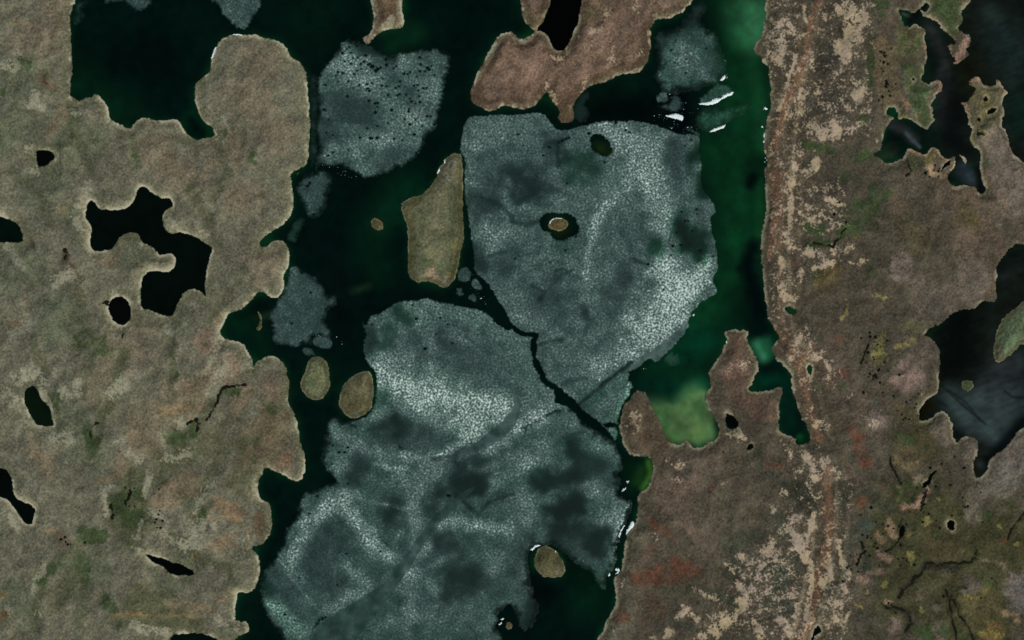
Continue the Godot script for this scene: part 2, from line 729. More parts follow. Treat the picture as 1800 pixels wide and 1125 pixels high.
func ice_material() -> void:
	var n := W * H
	var out := PackedByteArray()
	out.resize(n * 3)
	var lv := up(i_v)
	var lt := up(i_t)
	var wr := up(w_r)
	var wg := up(w_g)
	var wb := up(w_b)
	for k in n:
		var d := ice[k]
		if d < -6.0:
			continue
		var nf := (n_fine[k] - 128) * 0.0078
		var nm := (n_mid[k] - 128) * 0.0098
		var nc := (n_cell[k] - 128) * 0.0078
		var soft := ice_soft[k]
		var rg := (n_rag[k] - 128) * 0.0125
		var rg2 := (n_rag2[k] - 128) * 0.0125
		var kw := clampi(k + int(rg * 2.5) + int(rg2 * 2.5) * W, 0, n - 1)
		var e := smoothstep(-0.8, soft, d + (nm * 0.5 + rg * 0.3) * clampf(soft - 2.0, 0.0, 8.0)) * smoothstep(-0.6, 1.0, ice_hole[k])
		var v := lv[kw] * (1.0 + 0.20 * nm + 0.07 * rg + 0.07 * rg2 + 0.14 * (n_big[k] - 128) * 0.0098)
		if lead_v[k] >= 0.0:
			v = (lead_v[k] * 0.55 + lv[kw] * 0.38) * (1.0 + 0.35 * nm + 0.14 * rg)
		var hs := (k * 2654435761) & 0xFFFFFFFF
		hs = ((hs ^ (hs >> 15)) * 2246822519) & 0xFFFFFFFF
		hs = ((hs ^ (hs >> 13)) * 3266489917) & 0xFFFFFFFF
		var white := ((hs >> 11) & 255) * 0.0039 - 0.5
		if v < 0.36:
			v = 0.36 * pow(maxf(v, 0.0) / 0.36, 1.4)
		var p := nc * 0.85 + nf * 0.35 + white * 0.4
		v *= 1.0 + p * clampf(0.16 + v * 0.75, 0.2, 0.62)
		if p > 0.55:
			v += (p - 0.55) * 1.6 * v * v
		v = clampf(v, 0.0, 1.0)
		var r: float
		var gg: float
		var b: float
		if v < 0.3:
			var t := v / 0.3
			r = 9.0 + 56.0 * t
			gg = 26.0 + 55.0 * t
			b = 23.0 + 56.0 * t
		elif v < 0.6:
			var t := (v - 0.3) / 0.3
			r = 65.0 + 58.0 * t
			gg = 81.0 + 56.0 * t
			b = 79.0 + 52.0 * t
		else:
			var t := (v - 0.6) / 0.4
			r = 123.0 + 92.0 * t
			gg = 137.0 + 89.0 * t
			b = 131.0 + 90.0 * t
		var tint := lt[k]
		r *= 0.97 - 0.45 * tint
		b *= 0.99 - 0.22 * tint
		out[k * 3] = clampi(int(wr[k] + (r - wr[k]) * e), 0, 255)
		out[k * 3 + 1] = clampi(int(wg[k] + (gg - wg[k]) * e), 0, 255)
		out[k * 3 + 2] = clampi(int(wb[k] + (b - wb[k]) * e), 0, 255)
	ice_mat = StandardMaterial3D.new()
	ice_mat.resource_name = "rotten_ice"
	ice_mat.albedo_texture = ImageTexture.create_from_image(Image.create_from_data(W, H, false, Image.FORMAT_RGB8, out))
	ice_mat.roughness = 0.6
	ice_mat.metallic_specular = 0.2


# ------------------------------------------------------------------ setting

func build_ground() -> void:
	var far_mat := StandardMaterial3D.new()
	var nt := NoiseTexture2D.new()
	var fn := FastNoiseLite.new()
	fn.frequency = 0.02
	fn.seed = 77
	nt.noise = fn
	nt.width = 512
	nt.height = 512
	nt.seamless = true
	var ramp := Gradient.new()
	ramp.colors = PackedColorArray([Color8(74, 68, 52), Color8(104, 94, 74), Color8(122, 108, 88)])
	ramp.offsets = PackedFloat32Array([0.2, 0.5, 0.8])
	nt.color_ramp = ramp
	far_mat.albedo_texture = nt
	far_mat.uv1_scale = Vector3(60, 60, 60)
	far_mat.roughness = 1.0
	var pm := PlaneMesh.new()
	pm.size = Vector2(40000, 40000)
	var o := put("ground", pm, far_mat)
	o.position.y = -4.0
	tag(o, "low brown tundra plain stretching away beyond the lakes", "ground", "", "structure")


func build_water() -> void:
	var p := PackedVector2Array([Vector2(X0, Y0), Vector2(X0 + W * S, Y0), Vector2(X0 + W * S, Y0 + H * S), Vector2(X0, Y0 + H * S)])
	var o := put("lake", water_mesh(p, 0.0), water_mat)
	tag(o, "wide dark green lake, half covered by melting ice", "lake", "", "structure")
	for k in PONDS:
		var info: Array = POND_INFO[k]
		var mat := water_mat
		var q := grown(PONDS[k], 3.0)
		var mid := box_of(q).get_center()
		var base := Vector3((mid.x - 900.0) * M, 0.0, (mid.y - 562.5) * M)
		o = put(info[0], water_mesh(q, 0.12, base), mat)
		o.position = base
		tag(o, info[1], info[0], "", "structure" if info[0] != "pond" else "")
	var v := PackedVector3Array()
	for pd in puddles:
		var at: Vector2 = pd[0]
		var rad: float = pd[1] + 1.3
		var y := level(at)
		for n in 7:
			for e in [Vector2.ZERO, Vector2.from_angle(n * TAU / 7.0) * rad, Vector2.from_angle((n + 1) * TAU / 7.0) * rad]:
				var q: Vector2 = at + e
				v.append(Vector3((q.x - 900.0) * M, y, (q.y - 562.5) * M))
	var arr := []
	arr.resize(Mesh.ARRAY_MAX)
	arr[Mesh.ARRAY_VERTEX] = v
	var nn := PackedVector3Array()
	nn.resize(v.size())
	nn.fill(Vector3.UP)
	arr[Mesh.ARRAY_NORMAL] = nn
	var pm := ArrayMesh.new()
	pm.add_surface_from_arrays(Mesh.PRIMITIVE_TRIANGLES, arr)
	var puddle_mat := StandardMaterial3D.new()
	puddle_mat.albedo_color = Color8(15, 15, 10)
	puddle_mat.roughness = 0.25
	puddle_mat.metallic_specular = 0.12
	o = put("puddles", pm, puddle_mat)
	tag(o, "many tiny dark puddles scattered through the marshes", "puddles", "", "stuff")
	var creek_mat := StandardMaterial3D.new()
	creek_mat.albedo_color = Color8(26, 26, 18)
	creek_mat.roughness = 0.25
	creek_mat.metallic_specular = 0.12
	for cr in CREEKS:
		var fine: PackedVector2Array = cr[4]
		var strip := Geometry2D.offset_polyline(fine, cr[1] + 1.6)
		var mid := box_of(fine).get_center()
		var base := Vector3((mid.x - 900.0) * M, 0.0, (mid.y - 562.5) * M)
		var big := PackedVector2Array()
		for q: PackedVector2Array in strip:
			if q.size() > big.size():
				big = q
		o = put("creek", drape(water_mesh(big, 0.0, base), base), creek_mat)
		o.position = base
		tag(o, cr[3], "creek", "", "structure")


# lays a water surface a little below the ground it runs through
func drape(m: ArrayMesh, base: Vector3) -> ArrayMesh:
	if m.get_surface_count() == 0:
		return m
	var arr := m.surface_get_arrays(0)
	var v: PackedVector3Array = arr[Mesh.ARRAY_VERTEX]
	for n in v.size():
		v[n].y = level(Vector2((v[n].x + base.x) / M + 900.0, (v[n].z + base.z) / M + 562.5))
	arr[Mesh.ARRAY_VERTEX] = v
	var r := ArrayMesh.new()
	r.add_surface_from_arrays(Mesh.PRIMITIVE_TRIANGLES, arr)
	return r


func level(q: Vector2) -> float:
	var i := clampi(int((q.x - X0) / S), 1, W - 2)
	var j := clampi(int((q.y - Y0) / S), 1, H - 2)
	var k := j * W + i
	var dug := 1.1 * (1.0 - smoothstep(-0.6, 2.6, land[k])) if land[k] < land0[k] and land[k] < 3.0 else 0.0
	return maxf(0.15, hgt[k] + dug - 0.55)


func build_land() -> void:
	for q in LANDS:
		var o := put(q[1], grid_mesh(hgt, owner_of, q[0], W, H, X0, Y0, S, -8.0), land_mat)
		tag(o, q[2], q[3], "", "structure")
	var id := 20
	for k in ISLANDS:
		var info: Array = ISLAND_INFO[k]
		var bb := box_of(ISLANDS[k]).grow(12.0)
		var i0 := maxi(0, int((bb.position.x - X0) / S))
		var j0 := maxi(0, int((bb.position.y - Y0) / S))
		var ww := mini(W, int((bb.end.x - X0) / S)) - i0
		var hh := mini(H, int((bb.end.y - Y0) / S)) - j0
		var sub := PackedFloat32Array()
		var cl := PackedByteArray()
		sub.resize(ww * hh)
		cl.resize(ww * hh)
		var wide: float = info[3]
		for j in hh:
			for i in ww:
				var kk := (j0 + j) * W + i0 + i
				sub[j * ww + i] = hgt[kk]
				if owner_of[kk] == id:
					cl[j * ww + i] = 1 if land[kk] > wide else 2
		var mid := bb.get_center()
		var root := Node3D.new()
		root.name = numbered(info[0])
		root.position = Vector3((mid.x - 900.0) * M, 0.0, (mid.y - 562.5) * M)
		add_child(root)
		tag(root, info[1], info[2])
		put("turf", grid_mesh(sub, cl, 1, ww, hh, X0 + i0 * S, Y0 + j0 * S, S, -8.0, root.position), land_mat, root)
		put("beach", grid_mesh(sub, cl, 2, ww, hh, X0 + i0 * S, Y0 + j0 * S, S, -8.0, root.position), land_mat, root)
		id += 1


# ------------------------------------------------------------------ ice

func build_ice() -> void:
	ice.resize(W * H)
	ice.fill(-30.0)
	ice_soft.resize(W * H)
	ice_soft.fill(3.0)
	ice_hole.resize(W * H)
	ice_hole.fill(9.0)
	lead_v.resize(W * H)
	lead_v.fill(-1.0)
	var made := []
	var kids := {}
	for ld in LEADS:
		if not kids.has(ld[0]):
			kids[ld[0]] = []
		kids[ld[0]].append(ld)
	for fl in FLOES:
		var p := shore(fl[3], 2.4 if fl[1] < 3.5 else 4.0)
		var bb := box_of(p).grow(12.0)
		var i0 := maxi(0, int((bb.position.x - X0) / S))
		var j0 := maxi(0, int((bb.position.y - Y0) / S))
		var ww := mini(W, int((bb.end.x - X0) / S)) - i0
		var hh := mini(H, int((bb.end.y - Y0) / S)) - j0
		var x0 := X0 + i0 * S
		var y0 := Y0 + j0 * S
		var sd := signed([p], ww, hh, x0, y0, S, 18.0)
		var soft: float = fl[1]
		for j in hh:
			for i in ww:
				var k := j * ww + i
				var kk := (j0 + j) * W + i0 + i
				sd[k] += (n_fine[kk] - 128) * 0.008 + (n_rag[kk] - 128) * (0.010 + 0.0022 * soft) - (1.2 if soft < 3.0 else 0.0)
		var cut := PackedFloat32Array()
		cut.resize(ww * hh)
		cut.fill(99.0)
		for ho in HOLES:
			if bb.has_point(Vector2(ho[0], ho[1])):
				var rad: float = ho[2] * 0.8 if ho[2] < 5.0 else ho[2]
				for j in range(maxi(0, int((ho[1] - 24.0 - y0) / S)), mini(hh, int((ho[1] + 24.0 - y0) / S))):
					for i in range(maxi(0, int((ho[0] - 24.0 - x0) / S)), mini(ww, int((ho[0] + 24.0 - x0) / S))):
						var kk := (j0 + j) * W + i0 + i
						var dx: float = (x0 + (i + 0.5) * S - ho[0]) * 0.8
						var dy: float = y0 + (j + 0.5) * S - ho[1]
						var dd := sqrt(dx * dx + dy * dy) - rad - (n_cell[kk] - 128) * 0.006 * minf(rad, 2.0) - 0.3
						ice_hole[kk] = minf(ice_hole[kk], dd)
						cut[j * ww + i] = minf(cut[j * ww + i], dd)
		var ht := PackedFloat32Array()
		ht.resize(ww * hh)
		var cl := PackedByteArray()
		cl.resize(ww * hh)
		cl.fill(1)
		var no := 2
		for ld in kids.get(fl[0], []):
			fill(cl, ww, hh, x0, y0, S, [shore(ld[3], 1.0)], no)
			no += 1
		var lv := up_at(i_v, i0, j0, ww, hh)
		var thick: float = fl[4]
		for j in hh:
			for i in ww:
				var k := j * ww + i
				var kk := (j0 + j) * W + i0 + i
				var d := sd[k]
				if d > ice[kk]:
					ice[kk] = d
					ice_soft[kk] = soft
				d = minf(d, cut[k])
				if d < -2.5:
					ht[k] = -9.0
				elif d < 0.0:
					ht[k] = d * 0.5
				else:
					var smooth_ := 0.25 if cl[k] > 1 else 1.0
					ht[k] = thick * (1.0 - exp(-d / 0.8)) + minf(1.0, d / 3.0) * lv[k] * smooth_ * ((n_cell[kk] - 128) * 0.007 + (n_fine[kk] - 128) * 0.004) - (0.25 if cl[k] > 1 else 0.0)
		made.append([fl, ht, cl, ww, hh, x0, y0, bb, no])
	for ld in LEADS:
		soften(ld)
	ice_material()
	for m in made:
		var fl: Array = m[0]
		var bb: Rect2 = m[7]
		var mid := bb.get_center()
		var root := Node3D.new()
		root.name = numbered("ice_floe")
		root.position = Vector3((mid.x - 900.0) * M, 0.0, (mid.y - 562.5) * M)
		add_child(root)
		tag(root, fl[5], "ice floe", "ice floes on the lake")
		put("ice_sheet", grid_mesh(m[1], m[2], 1, m[3], m[4], m[5], m[6], S, -8.0, root.position), ice_mat, root)
		var no := 2
		for ld in kids.get(fl[0], []):
			var o := put("refrozen_lead", grid_mesh(m[1], m[2], no, m[3], m[4], m[5], m[6], S, -8.0, root.position), ice_mat, root)
			o.set_meta("label", ld[1])
			no += 1


# a refrozen lead is young ice: even in tone and without pits
func soften(ld: Array) -> void:
	var m := PackedByteArray()
	m.resize(W * H)
	fill(m, W, H, X0, Y0, S, [shore(ld[3], 1.0)], 1)
	for k in W * H:
		if m[k]:
			lead_v[k] = ld[2]
			n_cell[k] = 128 + (n_cell[k] - 128) / 6
			n_fine[k] = 128 + (n_fine[k] - 128) / 3


func up_at(l: PackedFloat32Array, i0: int, j0: int, ww: int, hh: int) -> PackedFloat32Array:
	var r := PackedFloat32Array()
	r.resize(ww * hh)
	for j in hh:
		@warning_ignore("integer_division")
		var row := mini(MH - 1, (j0 + j) / 2) * MW
		for i in ww:
			@warning_ignore("integer_division")
			r[j * ww + i] = l[row + mini(MW - 1, (i0 + i) / 2)]
	return r


func build_snow() -> void:
	for sn in SNOW:
		var p := shore(sn[2], 0.8)
		var bb := box_of(p).grow(4.0)
		var st := 0.6
		var ww := int(bb.size.x / st) + 2
		var hh := int(bb.size.y / st) + 2
		var sd := signed([p], ww, hh, bb.position.x, bb.position.y, st, 6.0)
		var cl := PackedByteArray()
		cl.resize(ww * hh)
		cl.fill(1)
		var tall: float = sn[3]
		for j in hh:
			for i in ww:
				var k := j * ww + i
				var q := Vector2(bb.position.x + i * st, bb.position.y + j * st)
				var n := edge_noise.get_noise_2d(q.x * 3.0, q.y * 3.0)
				var d := sd[k] - 0.6 + n * 1.8
				sd[k] = -9.0 if d < -1.5 else (d * 1.6 if d < 0.0 else tall * (1.0 - exp(-d * 0.9)) * (1.3 + n * 1.2)) + 0.75 + tall * 0.4
		var mid := bb.get_center()
		var base := Vector3((mid.x - 900.0) * M, 0.0, (mid.y - 562.5) * M)
		var o := put("snow_bank", grid_mesh(sd, cl, 1, ww, hh, bb.position.x, bb.position.y, st, -8.0, base), snow_mat)
		o.position = base
		tag(o, sn[1], "snow bank", "white snow and ice banks")
	# small broken pieces of ice that drift along the edges and the east shore
	var rng := RandomNumberGenerator.new()
	rng.seed = 9
	var lump := SphereMesh.new()
	lump.radius = 1.0
	lump.height = 1.2
	lump.radial_segments = 7
	lump.rings = 3
	var spots: Array[Vector2] = []
	for q in BRASH:
		for n in int(q[4] * 0.6):
			var t := rng.randf()
			spots.append(Vector2(lerpf(q[0], q[2], t), lerpf(q[1], q[3], t)) + Vector2(rng.randfn(), rng.randfn()) * q[5])
	var mm := MultiMesh.new()
	mm.transform_format = MultiMesh.TRANSFORM_3D
	mm.mesh = lump
	mm.instance_count = spots.size()
	for n in spots.size():
		var z := 0.4 + 1.2 * pow(rng.randf(), 3.0)
		var b := Basis(Vector3.UP, rng.randf() * TAU).scaled(Vector3(z * rng.randf_range(0.8, 1.9), z * 0.6, z))
		mm.set_instance_transform(n, Transform3D(b, Vector3((spots[n].x - 900.0) * M, 0.5, (spots[n].y - 562.5) * M)))
	var o := MultiMeshInstance3D.new()
	o.name = "brash_ice"
	o.multimesh = mm
	var bm := StandardMaterial3D.new()
	bm.albedo_color = Color(0.72, 0.78, 0.77)
	bm.roughness = 0.7
	o.material_override = bm
	add_child(o)
	tag(o, "tiny broken ice pieces drifting by floe edges and along the east shore", "brash ice", "", "stuff")


# ------------------------------------------------------------------ traced data (map units)

var MASSES := {
	"west": [140,-130,135,-60,132.5,0,128.8,8,126.9,20,122.6,28,123.4,37.3,124.2,53.3,125.3,77.3,126.9,101.3,128,117.3,126.9,128,124,141.3,123.2,157.3,125.3,168,132,173.3,138.6,178.1,145.3,174.6,154.6,172,161.3,170.6,163.2,166.6,168,164.8,174.6,169.3,181.3,176,187.9,184,190.6,193.3,193.3,206.6,198.6,211.9,210.6,218.6,223.9,224.5,229.8,223.4,234.6,218.6,241.3,211.4,253.3,207.4,269.3,209.3,287.9,211.9,306.6,209.3,314.6,213.3,321.2,222.6,326.6,231.9,333.2,238.1,339.9,243.9,349.2,245.3,363.9,242.1,374.6,238.6,375.9,229.3,371.9,222.6,359.9,215.9,354.6,207.9,349.2,198.6,346.6,189.3,342.6,178.6,341.8,162.6,343.9,149.3,347.9,142.6,357.2,134.6,367.9,126.6,370.6,114.6,373.2,98.6,378.6,85.3,385.2,76,391.9,68,407.9,60.8,423.9,61.9,450,60.8,460.7,66.1,482,68.8,494,75.2,503.3,84,507.3,93.3,512.6,101.3,524.6,106.6,534,117.3,538,133.3,540.6,149.3,542,165.3,543.8,181.3,544.6,202.6,545.2,218.6,543.3,239.9,542.8,255.9,542,277.3,538,289.3,527.3,296,515.3,302.7,510.8,309.3,512.6,322.7,515.3,337.3,516.1,352,514,370.6,507.3,385.3,498,394.6,482,404,470,412,462,421.3,456.7,428,459.3,432.5,470,432,479.3,424,490,421.8,499.3,426.1,506,436,509.2,449.3,508.1,464,503.3,474.6,499.3,482.6,500.1,498.6,497.5,511.9,490,521.3,478,524.7,471.3,519.9,464.7,514.1,455.3,514.6,450,517.3,442.5,527.9,429.2,539.9,418.6,546.6,402.6,551.9,397.2,562.6,391.9,573.3,391.9,572,387.9,582.7,390.6,592,399.9,597.3,415.9,599.5,426.6,604,435.9,617.3,442.5,632,444.7,642.6,445.7,647.4,450,637.3,460.7,629.8,471.3,625.3,482,625.3,491.3,632,500.7,642.6,504.7,656,508.1,674.6,507.3,693.3,507.3,709.3,514,720,519.8,736,524.6,754.6,527.3,773.3,531.3,786.6,536.6,805.3,535.8,826.6,530,842.6,520.6,846.6,510,842.6,498,834.6,482,827.9,470,823.4,464.7,823.9,462,833,455.3,843.7,453.2,854.3,454,865,459.3,877,468.7,882.3,475.3,890.3,477.5,905,477.5,926.3,474,939.6,467.3,951.6,458,958.3,450,961,445.2,959.6,443.3,966.3,450,971.1,454,978.3,456.7,995.6,455.9,1011.6,450,1030.3,442.5,1038.3,431.9,1042.3,418.6,1042.3,415.9,1054.3,413.2,1072.9,413.8,1088.9,421.2,1092.9,431.9,1091.6,437.2,1099.6,435.9,1110.3,429.2,1114.3,415.9,1120.9,408,1150,400,1260,-135,1260,-135,-135],
	"strip": [648,-135,650,-60,651.3,0,653.9,10.7,656.6,26.7,655.8,40,653.9,52,648.6,60.8,640.6,63.4,638.7,70.6,643.3,76.8,648.6,77.8,653.1,73.3,659.3,65.3,671.3,56,684.6,52,697.9,50.1,707.3,48,711.3,41.3,709.9,29.3,707.3,16,707.3,0,706,-60,704,-135],
	"headland": [912,-135,912,-50,913.9,0,914.7,10.7,917.3,25.3,922.7,38.7,932,49.3,940,55.5,932,62.6,921.3,68,913.3,68.8,906.7,61.3,900,54.7,887.2,57.3,876.6,64,867.2,77.3,857.9,93.3,849.9,109.3,840.6,125.3,833.9,141.3,828,157.3,827.2,173.3,833.9,182.6,844.6,189.3,857.9,194.6,871.2,193.3,881.9,186.6,892.5,185.3,900,188.7,916,191.9,932,189.8,942.7,184,950.7,173.3,960,163.2,965.3,170.6,972,181.3,980,189.3,984,195.9,981.3,207.9,988,215.4,997.3,216.5,1006.6,213.3,1009.8,202.6,1008,191.9,1009.3,181.3,1017.3,168,1028,157.3,1044,149.8,1060,145.3,1073.3,138.6,1086.6,132.8,1102.6,129.3,1118.6,130.1,1126.6,124.8,1134.6,114.6,1139.9,101.3,1143.1,85.3,1143.9,69.3,1144.7,53.3,1147.9,41.3,1154.6,34.7,1171.9,33.3,1185.3,29.3,1195.9,24,1206.6,13.3,1217.2,2.7,1225,-30,1240,-135],
	"east": [1348,-135,1347,-60,1345.7,0,1344.7,16,1345.7,29.3,1342.5,45.3,1339.9,58.7,1331.9,72,1323.9,82.6,1326.6,90.6,1337.2,102.6,1345.2,114.6,1350,117.3,1352.1,138.6,1354.8,160,1354,181.3,1351.3,197.3,1347.9,213.3,1344.7,231.9,1343.1,253.3,1345.7,274.6,1347.9,293.3,1344.7,296,1345.7,320,1345.7,346.6,1345.7,370.6,1341.2,394.6,1338.5,424,1337.2,450.6,1339.9,477.3,1342.5,501.3,1344.7,525.3,1347.9,546.6,1351.3,560,1355.3,570.7,1362,582.7,1368.7,589.3,1367.3,596,1360.7,602.7,1356.7,613.3,1360.7,626.6,1362,632,1374,640,1384.7,650.6,1389.5,656,1391.3,672,1394,688,1398,704,1403.3,722.6,1412.6,741.3,1419.8,757.3,1423.3,770.6,1419.3,777.3,1408.7,781.3,1402,779.9,1399.3,771.9,1387.3,765.3,1374,761.3,1368.7,755.9,1370,736,1371.3,714.6,1373.5,696,1376.1,680.5,1366,680.5,1350,685.3,1331.9,688,1317.2,686.6,1319.9,677.3,1326.6,664,1331.9,650.6,1333.2,637.3,1326.6,624,1318.6,608,1312.7,594.7,1315.9,582.7,1307.9,580.8,1291.9,578.7,1275.9,581.3,1273.2,588,1277.2,597.3,1271.9,610.7,1263.9,626.6,1253.2,642.6,1246,654.6,1247.9,669.3,1248.7,680,1242.6,686.6,1239.9,701.3,1245.2,720,1255.9,733.3,1262,746.6,1262.6,762.6,1254.6,773.3,1243.9,779.9,1231.9,786.1,1219.9,785.3,1210.6,777.3,1202.6,775.4,1195.9,781.3,1185.3,781.3,1175.9,774.6,1166.6,759.9,1159.9,744,1151.9,725.3,1143.9,712,1137.3,696,1131.9,688,1123.9,685.8,1115.9,689.3,1109.3,698.6,1099.9,709.3,1093.3,722.6,1089.8,741.3,1089.8,757.3,1093.3,773.3,1099.9,789.3,1107.9,798.6,1123.9,802.1,1141.3,803.9,1146.6,813.3,1147.9,829.3,1145.3,837,1139.9,851.7,1133.3,862.3,1125.3,865,1122.6,871.7,1121.3,889,1118.6,907.6,1113.3,923.6,1103.9,934.3,1099.9,942.3,1097.8,961,1094.6,982.3,1091.9,998.3,1084,1009,1079.2,1016.9,1080,1032.9,1082.6,1048.9,1081.3,1064.9,1073.3,1076.9,1065.3,1091.6,1060,1107.6,1049.3,1123.6,1035,1160,1010,1260,1955,1260,1955,-135],
}
